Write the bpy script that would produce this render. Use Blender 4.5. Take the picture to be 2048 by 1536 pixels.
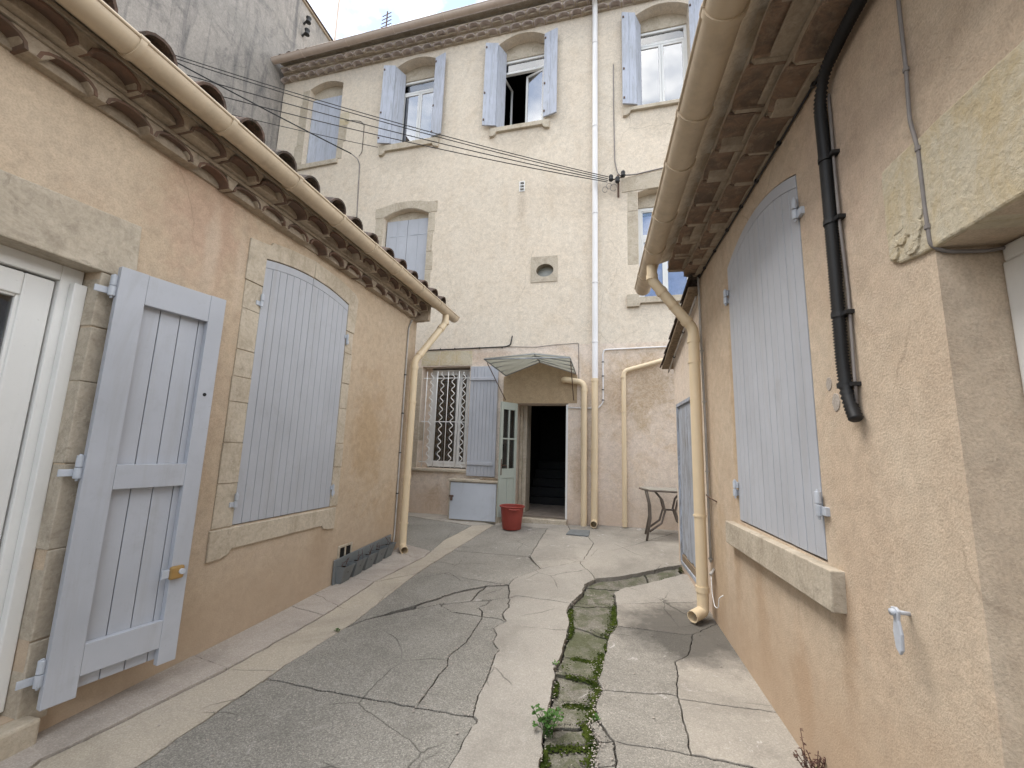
import bpy, math, random
import numpy as np
from mathutils import Vector, Matrix, noise as mnoise
random.seed(7)
scene = bpy.context.scene
for o in list(bpy.data.objects):
    bpy.data.objects.remove(o)
C = scene.collection
H = 1.5                       # eye height; every z below is measured from the eye and lifted by H
# ------------------------------------------------------------------ camera
FPX, CX, CY = 830.0, 1024.0, 768.0
_up = np.array([166., -5308., FPX]); _up /= np.linalg.norm(_up)
_d = np.array([1207 - CX, 905 - CY, FPX]); _d -= _up * _d.dot(_up); _d /= np.linalg.norm(_d)
_r = np.cross(_d, _up)
if _r[0] < 0: _r = -_r
ROT = np.array([_r, _d, _up])
def ray(px, py): return ROT @ np.array([px - CX, py - CY, FPX])
cam_d = bpy.data.cameras.new('camera'); cam = bpy.data.objects.new('camera', cam_d); C.objects.link(cam)
cam_d.sensor_width = 36; cam_d.lens = 36 * FPX / 2048; cam_d.clip_start = 0.05; cam_d.clip_end = 500
rx, ru, rb = ROT @ [1, 0, 0], ROT @ [0, -1, 0], ROT @ [0, 0, -1]
cam.matrix_world = Matrix(((rx[0], ru[0], rb[0], 0), (rx[1], ru[1], rb[1], 0), (rx[2], ru[2], rb[2], H), (0, 0, 0, 1)))
scene.camera = cam
# ------------------------------------------------------------------ world, sun, exposure
SUN_EL, SUN_AZ = 60.0, 268.0      # azimuth clockwise from +Y
w = bpy.data.worlds.new('World'); scene.world = w; w.use_nodes = True
nt = w.node_tree; nt.nodes.clear()
def wn(t, **k):
    n = nt.nodes.new(t)
    for a, b in k.items(): setattr(n, a, b)
    return n
wo = wn('ShaderNodeOutputWorld'); bg = wn('ShaderNodeBackground'); bg.inputs[1].default_value = 0.14
sky = wn('ShaderNodeTexSky', sky_type='NISHITA', sun_disc=False)
sky.sun_elevation = math.radians(SUN_EL); sky.sun_rotation = math.radians(SUN_AZ)
sky.air_density = 1.0; sky.dust_density = 1.5; sky.ozone_density = 1.5
tc = wn('ShaderNodeTexCoord'); mp = wn('ShaderNodeMapping'); mp.inputs['Scale'].default_value = (1, 1, 1.8); mp.inputs['Location'].default_value = (.6, .6, .9)
nz = wn('ShaderNodeTexNoise'); nz.inputs['Scale'].default_value = 2.3; nz.inputs['Detail'].default_value = 7; nz.inputs['Roughness'].default_value = 0.55
cr = wn('ShaderNodeValToRGB'); cr.color_ramp.elements[0].position = 0.42; cr.color_ramp.elements[1].position = 0.60
cr.color_ramp.elements[0].color = (.0, .0, .0, 1); cr.color_ramp.elements[1].color = (.97, .97, .97, 1)
mx = wn('ShaderNodeMixRGB'); mx.inputs[2].default_value = (7.0, 6.95, 6.85, 1)
lk = nt.links.new
lk(tc.outputs['Generated'], mp.inputs[0]); lk(mp.outputs[0], nz.inputs['Vector']); lk(nz.outputs['Fac'], cr.inputs[0])
lk(cr.outputs[0], mx.inputs[0]); ms_ = wn('ShaderNodeMixRGB'); ms_.inputs[0].default_value = .62; ms_.inputs[2].default_value = (1.05, 1.32, 1.62, 1); lk(sky.outputs[0], ms_.inputs[1]); lk(ms_.outputs[0], mx.inputs[1]); lk(mx.outputs[0], bg.inputs[0]); lk(bg.outputs[0], wo.inputs[0])
sd = bpy.data.lights.new('sun', 'SUN'); sun = bpy.data.objects.new('sun', sd); C.objects.link(sun)
sd.energy = 1.3; sd.angle = math.radians(40); sd.color = (1, .96, .9)
az, el = math.radians(SUN_AZ), math.radians(SUN_EL)
sv = Vector((math.sin(az) * math.cos(el), math.cos(az) * math.cos(el), math.sin(el)))
sun.rotation_euler = sv.to_track_quat('Z', 'Y').to_euler(); sun.location = (0, 0, 30)
vs = scene.view_settings
vs.view_transform = 'Standard'; vs.look = 'None'; vs.exposure = 2.0; vs.gamma = 1; vs.use_curve_mapping = False
scene.cycles.max_bounces = 8; scene.cycles.diffuse_bounces = 5; scene.cycles.use_denoising = True
# ------------------------------------------------------------------ frames on the walls
class Fr:
    def __init__(s, P, D, flip=False):
        D = Vector((D[0], D[1], 0)).normalized(); s.P = Vector((P[0], P[1], 0)); s.D = D
        s.N = Vector((D.y, -D.x, 0)); s.flip = flip
        if flip: s.N = -s.N
    def w(s, a, z, n=0.0):
        v = s.P + s.D * a + s.N * n; return Vector((v.x, v.y, z + H))
    def px(s, px, py, n=0.0):
        r = ray(px, py); Nn = np.array(s.N); P = np.array(s.P) + Nn * n
        q = r * (P.dot(Nn) / r.dot(Nn)); return float((q - P).dot(np.array(s.D))), float(q[2])
    def pw(s, px, py, n=0.0):
        a, z = s.px(px, py, n); return s.w(a, z, n)
    def mat(s, a, z, n):
        p = s.w(a, z, n); D, N = s.D, s.N
        return Matrix(((D.x, N.x, 0, p.x), (D.y, N.y, 0, p.y), (0, 0, 1, p.z), (0, 0, 0, 1)))
    def sub(s, a, n, da, dn, flip=None):
        o = s.w(a, 0, n); d = s.D * da + s.N * dn
        f = Fr((o.x, o.y), (d.x, d.y), s.flip if flip is None else flip); return f
LF = Fr((-2.9, 0), (.0215, 1)); RF = Fr((1.04, 0), (-.0194, 1), True); FF = Fr((0, 7.3), (1, -.037)); GF = Fr((-7.75, 0), (0, 1))
def gz(x, y):
    y = min(max(y, 0), 7.6); return -1.525 + .0008 * y ** 3 + .012 * (x + 1)
def G(px, py, dz=0.0):
    r = ray(px, py); t = 1.4 / abs(r[2])
    for _ in range(60):
        q = r * t; t = .5 * t + .5 * ((gz(q[0], q[1]) + dz) / r[2])
    q = r * t; return Vector((q[0], q[1], q[2] + H))
# ------------------------------------------------------------------ object helpers
WL = {}
def tag(o, label=None, cat=None, group=None, kind=None):
    if label: o['label'] = label
    if cat: o['category'] = cat
    if group: o['group'] = group
    if kind: o['kind'] = kind
    return o
def empty(name, loc, label=None, cat=None, group=None, kind=None):
    o = bpy.data.objects.new(name, None); C.objects.link(o); o.location = loc; o.empty_display_size = .1
    WL[o.name] = Matrix.Translation(Vector(loc)); return tag(o, label, cat, group, kind)
def link(name, me, M=None, parent=None):
    o = bpy.data.objects.new(name, me); C.objects.link(o)
    M = M or Matrix.Identity(4); WL[o.name] = M
    if parent is not None:
        o.parent = parent; o.matrix_parent_inverse = WL[parent.name].inverted()
    o.matrix_basis = M; return o
class MB:
    def __init__(s): s.v = []; s.f = []
    def add(s, vs, fs, flip=False):
        b = len(s.v); s.v += [tuple(v) for v in vs]
        s.f += [tuple(b + i for i in (reversed(f) if flip else f)) for f in fs]; return s
    def box(s, fr, a0, a1, z0, z1, n0, n1):
        return s.prism(fr, [(a0, z0), (a1, z0), (a1, z1), (a0, z1)], n0, n1)
    def prism(s, fr, poly, n0, n1):
        k = len(poly)
        vs = [fr.w(a, z, n0) for a, z in poly] + [fr.w(a, z, n1) for a, z in poly]
        ar = sum(poly[i][0] * poly[(i + 1) % k][1] - poly[(i + 1) % k][0] * poly[i][1] for i in range(k))
        fl = (ar < 0) != fr.flip
        if n1 < n0: fl = not fl
        fs = [tuple(range(k - 1, -1, -1)), tuple(range(k, 2 * k))] + [(i, (i + 1) % k, k + (i + 1) % k, k + i) for i in range(k)]
        return s.add(vs, fs, fl)
    def vprism(s, poly, z0f, z1f):      # ground plate: poly in world xy, heights are functions
        k = len(poly)
        ar = sum(poly[i][0] * poly[(i + 1) % k][1] - poly[(i + 1) % k][0] * poly[i][1] for i in range(k))
        vs = [(x, y, z0f(x, y)) for x, y in poly] + [(x, y, z1f(x, y)) for x, y in poly]
        fs = [tuple(range(k - 1, -1, -1)), tuple(range(k, 2 * k))] + [(i, (i + 1) % k, k + (i + 1) % k, k + i) for i in range(k)]
        return s.add(vs, fs, ar < 0)
    def tube(s, path, r, seg=10, cap=True, close=False):
        P = [Vector(p) for p in path]; n = len(P); rr = r if isinstance(r, (list, tuple)) else [r] * n
        T = []
        for i in range(n):
            t = (P[min(i + 1, n - 1)] - P[max(i - 1, 0)]); T.append(t.normalized() if t.length > 1e-9 else Vector((0, 0, 1)))
        u = T[0].orthogonal().normalized(); vs = []
        for i in range(n):
            u = (u - T[i] * u.dot(T[i])); u = u.normalized() if u.length > 1e-6 else T[i].orthogonal().normalized()
            v = T[i].cross(u)
            for k in range(seg):
                a = 2 * math.pi * k / seg; vs.append(P[i] + (u * math.cos(a) + v * math.sin(a)) * rr[i])
        fs = [(i * seg + k, i * seg + (k + 1) % seg, (i + 1) * seg + (k + 1) % seg, (i + 1) * seg + k) for i in range(n - 1) for k in range(seg)]
        if cap: fs += [tuple(range(seg - 1, -1, -1)), tuple((n - 1) * seg + k for k in range(seg))]
        return s.add(vs, fs)
    def pipe(s, path, r, seg=16, wall=.004):      # hollow tube
        b = len(s.v); s.tube(path, r, seg, cap=False); n = len(path)
        m = MB(); m.tube(path, r - wall, seg, cap=False); s.add(m.v, m.f, True)
        o1, o2 = b, b + n * seg
        s.f += [(o1 + (k + 1) % seg, o1 + k, o2 + k, o2 + (k + 1) % seg) for k in range(seg)]
        e = (n - 1) * seg
        s.f += [(o1 + e + k, o1 + e + (k + 1) % seg, o2 + e + (k + 1) % seg, o2 + e + k) for k in range(seg)]
        return s
    def ring(s, path_pt, axis, r, h, seg=16):
        a = Vector(axis).normalized(); p = Vector(path_pt); return s.tube([p - a * h / 2, p + a * h / 2], r, seg)
    def lathe(s, c, prof, seg=24):
        c = Vector(c); n = len(prof)
        vs = [(c.x + r * math.cos(2 * math.pi * k / seg), c.y + r * math.sin(2 * math.pi * k / seg), c.z + z) for r, z in prof for k in range(seg)]
        fs = [(i * seg + k, i * seg + (k + 1) % seg, (i + 1) * seg + (k + 1) % seg, (i + 1) * seg + k) for i in range(n - 1) for k in range(seg)]
        return s.add(vs, fs)
    def mesh(s, name, mat=None, smooth=False):
        me = bpy.data.meshes.new(name); me.from_pydata(s.v, [], s.f); me.update()
        if mat: me.materials.append(mat)
        if smooth: me.shade_smooth()
        return me
    def build(s, name, mat, parent=None, smooth=False, bev=0, auto=None):
        o = link(name, s.mesh(name, mat, smooth), None, parent)
        if bev:
            m = o.modifiers.new('bevel', 'BEVEL'); m.width = bev; m.segments = 2; m.limit_method = 'ANGLE'; m.angle_limit = math.radians(40)
        if auto: smooth_by_angle(o.data, auto)
        return o
def smooth_by_angle(me, deg):
    import bmesh
    bm = bmesh.new(); bm.from_mesh(me)
    for f in bm.faces: f.smooth = True
    for e in bm.edges:
        if len(e.link_faces) == 2 and e.calc_face_angle(0) > math.radians(deg): e.smooth = False
    bm.to_mesh(me); bm.free()
def bend(pts, rad, k=5):           # round the corners of a polyline
    pts = [Vector(p) for p in pts]; out = [pts[0]]
    for i in range(1, len(pts) - 1):
        a, b, c = pts[i - 1], pts[i], pts[i + 1]; r = min(rad, (a - b).length * .45, (c - b).length * .45)
        p, q = b + (a - b).normalized() * r, b + (c - b).normalized() * r
        for j in range(k + 1):
            t = j / k; out.append(p * (1 - t) ** 2 + b * 2 * t * (1 - t) + q * t * t)
    out.append(pts[-1]); return out
def arch(a0, a1, zs, rise, k=12, rev=False):   # points from a0 to a1 along a segmental arch
    L = [(a0 + (a1 - a0) * i / k, zs + rise * (1 - (2 * i / k - 1) ** 2)) for i in range(k + 1)]
    return L[::-1] if rev else L
def plate(name, loops, fr, n0, n1, mat, parent=None):
    cu = bpy.data.curves.new(name, 'CURVE'); cu.dimensions = '2D'; cu.fill_mode = 'BOTH'; cu.extrude = abs(n1 - n0) / 2
    for L in loops:
        sp = cu.splines.new('POLY'); sp.points.add(len(L) - 1); sp.use_cyclic_u = True
        for p, (a, z) in zip(sp.points, L): p.co = (a, z, 0, 1)
    o = bpy.data.objects.new(name, cu); C.objects.link(o)
    dg = bpy.context.evaluated_depsgraph_get(); dg.update()
    me = bpy.data.meshes.new_from_object(o.evaluated_get(dg)); bpy.data.objects.remove(o); bpy.data.curves.remove(cu)
    mid = (n0 + n1) / 2
    for v in me.vertices: v.co = fr.w(v.co.x, v.co.y, mid + v.co.z)
    if fr.flip: me.flip_normals()
    me.name = name; me.materials.clear(); me.materials.append(mat); me.shade_flat(); me.update()
    return link(name, me, None, parent)
# ------------------------------------------------------------------ materials
class M:
    def __init__(s, name, rough=.8, spec=.3):
        s.m = bpy.data.materials.new(name); s.m.use_nodes = True; s.t = s.m.node_tree; s.b = s.t.nodes['Principled BSDF']
        s.b.inputs['Roughness'].default_value = rough; s.b.inputs['Specular IOR Level'].default_value = spec
        s._pos = None
    def n(s, t, **k):
        x = s.t.nodes.new(t)
        for a, b in k.items(): setattr(x, a, b)
        return x
    def lk(s, a, b): s.t.links.new(a, b)
    def put(s, sock, v):
        if hasattr(v, 'is_linked') or hasattr(v, 'links'): s.lk(v, sock)
        elif isinstance(v, (tuple, list)) and len(v) == 3 and sock.type == 'RGBA': sock.default_value = (*v, 1)
        else: sock.default_value = v
    @property
    def pos(s):
        if s._pos is None: s._pos = s.n('ShaderNodeNewGeometry').outputs['Position']
        return s._pos
    def obj(s): return s.n('ShaderNodeTexCoord').outputs['Object']
    def rand(s): return s.n('ShaderNodeObjectInfo').outputs['Random']
    def vmul(s, v, k):
        x = s.n('ShaderNodeVectorMath', operation='MULTIPLY'); s.lk(v, x.inputs[0]); x.inputs[1].default_value = k; return x.outputs[0]
    def vadd(s, v, k):
        x = s.n('ShaderNodeVectorMath', operation='ADD'); s.lk(v, x.inputs[0]); s.put(x.inputs[1], k); return x.outputs[0]
    def noise(s, scale, detail=4, rough=.55, vec=None, dist=0):
        x = s.n('ShaderNodeTexNoise'); x.inputs['Scale'].default_value = scale; x.inputs['Detail'].default_value = detail
        x.inputs['Roughness'].default_value = rough; x.inputs['Distortion'].default_value = dist; s.lk(vec or s.pos, x.inputs['Vector']); return x.outputs['Fac']
    def voro(s, scale, vec=None, feature='F1', out='Distance'):
        x = s.n('ShaderNodeTexVoronoi', feature=feature); x.inputs['Scale'].default_value = scale; s.lk(vec or s.pos, x.inputs['Vector']); return x.outputs[out]
    def ramp(s, f, *st):
        x = s.n('ShaderNodeValToRGB'); e = x.color_ramp.elements
        while len(e) < len(st): e.new(.5)
        for q, (p, c) in zip(e, st):
            q.position = p; q.color = (c, c, c, 1) if isinstance(c, (int, float)) else (*c, 1)
        s.lk(f, x.inputs[0]); return x.outputs[0]
    def mix(s, f, a, b, mode='MIX'):
        x = s.n('ShaderNodeMixRGB', blend_type=mode)
        s.put(x.inputs[0], f); s.put(x.inputs[1], a); s.put(x.inputs[2], b); return x.outputs[0]
    def math(s, op, a, b=0.0, c=0.0, clamp=False):
        x = s.n('ShaderNodeMath', operation=op, use_clamp=clamp)
        for i, v in enumerate((a, b, c)): s.put(x.inputs[i], v)
        return x.outputs[0]
    def sep(s, v=None):
        x = s.n('ShaderNodeSeparateXYZ'); s.lk(v or s.pos, x.inputs[0]); return x.outputs
    def bump(s, h, strength=.5, dist=.005, nrm=None):
        x = s.n('ShaderNodeBump'); x.inputs['Strength'].default_value = strength; x.inputs['Distance'].default_value = dist
        s.lk(h, x.inputs['Height'])
        if nrm is not None: s.lk(nrm, x.inputs['Normal'])
        return x.outputs[0]
    def done(s, col, nrm=None, rough=None):
        s.put(s.b.inputs['Base Color'], col)
        if nrm is not None: s.lk(nrm, s.b.inputs['Normal'])
        if rough is not None: s.put(s.b.inputs['Roughness'], rough)
        return s.m
def sc(c, k): return tuple(min(1, x * k) for x in c)
def stucco(name, a, b, stain, grain=85, gh=.004, gs=.6, damp=None, band=None, streak=.35, arcs=0, pale=None, blots=()):
    m = M(name, .9, .2)
    big = m.ramp(m.noise(.7, 7, .65, dist=.7), (.40, 0), (.60, 1))
    col = m.mix(big, a, b)
    med = m.ramp(m.noise(2.3, 7, .7, dist=1.2), (.50, 0), (.70, 1))
    col = m.mix(m.math('MULTIPLY', med, .6), col, stain)
    if band:      # a second render colour below a height, with a slightly wavy edge
        zz = m.math('ADD', m.sep()[2], m.math('MULTIPLY', m.noise(1.2, 3), .03))
        k = m.math('LESS_THAN', zz, band[0] + .015)
        c2 = m.mix(big, band[1], band[2]); c2 = m.mix(m.math('MULTIPLY', m.ramp(m.noise(1.9, 8, .72, dist=1.2), (.50, 0), (.66, 1)), .85), c2, band[3])
        col = m.mix(k, col, c2)
    st = m.ramp(m.noise(1.0, 6, .65, m.vmul(m.pos, (5, 5, .45)), .4), (.50, 0), (.72, 1))
    col = m.mix(m.math('MULTIPLY', st, streak), col, stain)
    pl = m.ramp(m.noise(3.1, 8, .75, m.vadd(m.pos, (7, 3, 1)), 1.6), (.54, 0), (.70, 1))
    col = m.mix(m.math('MULTIPLY', pl, .45), col, pale or sc(b, 1.13))
    bn = m.noise(3.2, 8, .72, dist=.8)
    for cpt, kk, amt, bc in blots:
        ln_ = m.n('ShaderNodeVectorMath', operation='LENGTH'); m.lk(m.vmul(m.vadd(m.pos, tuple(-q for q in cpt)), kk), ln_.inputs[0])
        d_ = m.math('ADD', ln_.outputs['Value'], m.math('MULTIPLY_ADD', bn, -2.2, 1.1)); col = m.mix(m.math('MULTIPLY', m.ramp(d_, (.35, 1), (1.0, 0)), amt), col, bc)
    fine = m.noise(grain, 3, .6); f2 = m.noise(14, 6, .7, dist=.5)
    col = m.mix(1.0, col, m.ramp(f2, (.28, .80), (.60, 1.0), (.75, 1.06)), 'MULTIPLY')
    col = m.mix(1.0, col, m.ramp(fine, (.3, .82), (.62, 1.02)), 'MULTIPLY')
    pit = m.ramp(m.noise(grain * .45, 2, .5, m.vadd(m.pos, (3, 9, 4))), (.66, 0), (.74, 1))
    col = m.mix(m.math('MULTIPLY', pit, .35), col, sc(stain, .75))
    nr = m.bump(fine, gs, gh); nr = m.bump(m.noise(30, 4, .6), .14, .006, nr); nr = m.bump(m.noise(4, 4, .6), .15, .02, nr)
    if arcs:      # trowel marks
        t = m.noise(2.2, 5, .6, dist=5.0); ln = m.ramp(t, (.44, 0), (.485, 1), (.53, 0))
        col = m.mix(m.math('MULTIPLY', ln, .3 * arcs), col, sc(b, 1.12)); dk = m.ramp(m.noise(3.4, 5, .6, m.vadd(m.pos, (4, 1, 8)), 5.0), (.465, 0), (.49, 1), (.515, 0))
        col = m.mix(m.math('MULTIPLY', dk, .35 * arcs), col, sc(stain, .85)); nr = m.bump(t, .10 * arcs, .01, nr)
    wv_ = m.n('ShaderNodeTexNoise'); wv_.inputs['Scale'].default_value = 2.5; wv_.inputs['Detail'].default_value = 6; m.lk(m.pos, wv_.inputs['Vector'])
    ed = m.voro(.5, m.vadd(m.pos, m.vmul(wv_.outputs['Color'], (.3, .3, .3))), 'DISTANCE_TO_EDGE')
    ck = m.math('MULTIPLY', m.ramp(ed, (0, 1), (.0022, 0)), m.ramp(m.noise(.9, 3), (.52, 0), (.58, 1))); col = m.mix(m.math('MULTIPLY', ck, .42), col, sc(stain, .5))
    if damp:      # rising damp: an irregular stained strip along the base
        z = m.math('ADD', m.sep()[2], m.math('MULTIPLY', m.noise(2.2, 6, .75, dist=.8), -.75))
        k = m.math('MULTIPLY', m.math('SUBTRACT', damp[1], z, clamp=True), 1 / (damp[1] - damp[0]), clamp=True)
        col = m.mix(m.math('MULTIPLY', k, .65), col, damp[2])
    return m.done(col, nr)
def stone(name, a, b, dark, scale=7, bs=.6, rnd=.22):
    m = M(name, .92, .2)
    c = m.mix(m.ramp(m.noise(scale, 7, .65, dist=.5), (.35, 0), (.65, 1)), a, b)
    c = m.mix(m.math('MULTIPLY', m.ramp(m.noise(2.8, 9, .75, dist=1), (.47, 0), (.62, 1)), .7), c, dark); c = m.mix(m.math('MULTIPLY', m.ramp(m.noise(11, 8, .75, m.vadd(m.pos, (9, 2, 5)), 1), (.56, 0), (.66, 1)), .5), c, sc(dark, .7))
    c = m.mix(m.math('MULTIPLY', m.rand(), rnd), c, dark)
    h = m.noise(38, 6, .7); nr = m.bump(h, bs, .01); nr = m.bump(m.noise(160, 3), .4, .002, nr)
    c = m.mix(1.0, c, m.ramp(h, (.3, .8), (.6, 1.0)), 'MULTIPLY')
    return m.done(c, nr)
def paint(name, c, var=.1, rough=.55, dirt=(.25, .24, .23), dirtk=.2, grain=True):
    m = M(name, rough, .4)
    k = m.noise(1.6, 5, .6); col = m.mix(m.ramp(k, (.3, 0), (.7, 1)), sc(c, 1 - var), sc(c, 1 + var * .6))
    col = m.mix(m.math('MULTIPLY', m.rand(), .10), col, sc(c, .8))
    d = m.ramp(m.noise(5, 8, .75), (.55, 0), (.8, 1)); col = m.mix(m.math('MULTIPLY', d, dirtk), col, dirt)
    sp = m.ramp(m.noise(70, 2, .5), (.72, 0), (.76, 1)); col = m.mix(m.math('MULTIPLY', sp, .35), col, sc(c, .6))
    sk = m.ramp(m.noise(1, 6, .7, m.vmul(m.pos, (9, 9, .8)), .5), (.52, 0), (.68, 1)); col = m.mix(m.math('MULTIPLY', sk, dirtk * .9), col, sc(dirt, 1.25))
    cp = m.ramp(m.noise(16, 9, .8, m.vadd(m.pos, (3, 1, 6)), .8), (.665, 0), (.68, 1)); col = m.mix(m.math('MULTIPLY', cp, min(1, dirtk * 2.5)), col, (.30, .24, .19))
    h = m.noise(1, 4, .6, m.vmul(m.pos, (55, 55, 5))) if grain else m.noise(60, 3)
    return m.done(col, m.bump(h, .25, .002), m.ramp(k, (.3, rough - .08), (.7, rough + .12)))
def weathered(name, c, bare, k0=.46, k1=.56):
    m = M(name, .8, .25)
    v = m.vmul(m.pos, (16, 16, 1.6)); h = m.noise(1, 8, .75, v, 1.5)
    f = m.ramp(h, (k0, 0), (k1, 1))
    col = m.mix(f, c, bare); col = m.mix(m.math('MULTIPLY', m.rand(), .2), col, sc(c, .7))
    col = m.mix(m.math('MULTIPLY', m.ramp(m.noise(2, 5, .6), (.4, 0), (.7, 1)), .35), col, sc(bare, .9))
    return m.done(col, m.bump(h, .6, .006))
def plastic(name, c, rough=.42, dirt=(.2, .17, .13), k=.35):
    m = M(name, rough, .45)
    d = m.ramp(m.noise(1.0, 7, .7, m.vmul(m.pos, (6, 6, 2.5))), (.45, 0), (.75, 1))
    col = m.mix(m.math('MULTIPLY', d, k), c, dirt)
    sp = m.ramp(m.noise(26, 5, .7), (.62, 0), (.74, 1)); col = m.mix(m.math('MULTIPLY', sp, k * .8), col, sc(dirt, .7))
    return m.done(col, m.bump(m.noise(30, 3), .08, .003), m.ramp(d, (0, rough), (1, .75)))
def plain(name, c, rough=.6, spec=.4, metal=0):
    m = M(name, rough, spec); m.b.inputs['Metallic'].default_value = metal
    return m.done(m.mix(m.ramp(m.noise(9, 5, .6), (.3, 0), (.7, 1)), sc(c, .8), sc(c, 1.12)), m.bump(m.noise(80, 3), .1, .002))
def concrete(name, a, b, agg=.5, stainc=(.12, .115, .11), white=.0, stain=.5, moss=0, cracks=.8):
    m = M(name, .9, .25)
    c = m.mix(m.ramp(m.noise(1.5, 6, .6), (.33, 0), (.67, 1)), a, b)
    c = m.mix(m.math('MULTIPLY', m.ramp(m.noise(.9, 8, .72, dist=.8), (.48, 0), (.7, 1)), stain), c, stainc)
    c = m.mix(m.math('MULTIPLY', m.rand(), .18), c, sc(a, .75))
    g = m.noise(150, 3, .6); v = m.voro(175, out='Color')
    gs = m.sep(v)[0]
    c = m.mix(1.0, c, m.ramp(gs, (0, 1 - agg * .55), (.8, 1 + agg * .12), (1, 1 + agg * .7)), 'MULTIPLY')
    c = m.mix(1.0, c, m.ramp(g, (.3, 1 - agg * .3), (.7, 1.05)), 'MULTIPLY')
    if white:
        wv = m.ramp(m.noise(7, 8, .75, dist=1.2), (.59, 0), (.645, 1)); wv = m.math('MULTIPLY', wv, m.ramp(m.noise(1.8, 4, .6, m.vadd(m.pos, (1, 8, 0))), (.48, 0), (.58, 1))); c = m.mix(m.math('MULTIPLY', wv, white), c, (.56, .525, .50))
        w2 = m.ramp(m.noise(45, 2, .5), (.76, 0), (.78, 1)); c = m.mix(m.math('MULTIPLY', w2, white), c, (.6, .57, .52))
    if moss:
        mo = m.ramp(m.noise(6, 8, .7, dist=.6), (.45, 0), (.57, 1)); md_ = m.n('ShaderNodeVectorMath', operation='DISTANCE'); m.lk(m.pos, md_.inputs[0]); md_.inputs[1].default_value = tuple(G(1172, 1288)); mo = m.math('MAXIMUM', m.math('MULTIPLY', mo, .8), m.ramp(m.math('ADD', md_.outputs['Value'], m.math('MULTIPLY_ADD', m.noise(5, 6, .7), -1.6, .8)), (.12, 1), (.5, 0))); gr = m.mix(m.noise(60, 4, .7), (.016, .028, .006), (.085, .10, .025))
        c = m.mix(m.math('MULTIPLY', mo, moss), c, gr)
    wv_ = m.n('ShaderNodeTexNoise'); wv_.inputs['Scale'].default_value = 3; wv_.inputs['Detail'].default_value = 5; m.lk(m.pos, wv_.inputs['Vector'])
    ed = m.voro(1.25, m.vadd(m.vadd(m.pos, m.vmul(wv_.outputs['Color'], (.13, .13, .13))), (2.3, 1.7, 0)), 'DISTANCE_TO_EDGE')
    ck = m.math('MULTIPLY', m.ramp(ed, (0, 1), (.006, 0)), m.ramp(m.noise(1.3, 2), (.50, 0), (.56, 1)))
    c = m.mix(m.math('MULTIPLY', ck, cracks), c, (.045, .042, .035))
    dp_ = m.ramp(m.noise(2.6, 8, .75, m.vadd(m.pos, (5, 5, 0)), .6), (.56, 0), (.72, 1)); c = m.mix(m.math('MULTIPLY', dp_, .45), c, sc(stainc, .8))
    ds = m.n('ShaderNodeVectorMath', operation='DISTANCE'); m.lk(m.pos, ds.inputs[0]); ds.inputs[1].default_value = (.70, 3.98, .05)
    so = m.ramp(m.math('ADD', ds.outputs['Value'], m.math('MULTIPLY', m.noise(4, 7, .7), -.75)), (.0, 1), (.30, 0)); c = m.mix(m.math('MULTIPLY', so, .75), c, (.06, .056, .05))
    nr = m.bump(m.noise(140, 4, .7), .5 * agg + .15, .004); nr = m.bump(m.noise(9, 6, .65), .45, .02, nr)
    return m.done(c, nr)
def glassmat(name, tint=(.9, .95, 1.0), base=.10):
    m = M(name); t = m.t; t.nodes.remove(m.b)
    tr = m.n('ShaderNodeBsdfTransparent'); tr.inputs[0].default_value = (*tint, 1)
    gl = m.n('ShaderNodeBsdfGlossy'); gl.inputs['Roughness'].default_value = .02
    fr = m.n('ShaderNodeFresnel'); fr.inputs[0].default_value = 1.55
    ms = m.n('ShaderNodeMixShader'); f = m.math('MULTIPLY_ADD', fr.outputs[0], 2.0, base, clamp=True)
    m.lk(f, ms.inputs[0]); m.lk(tr.outputs[0], ms.inputs[1]); m.lk(gl.outputs[0], ms.inputs[2])
    m.lk(ms.outputs[0], t.nodes['Material Output'].inputs[0]); return m.m
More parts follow.
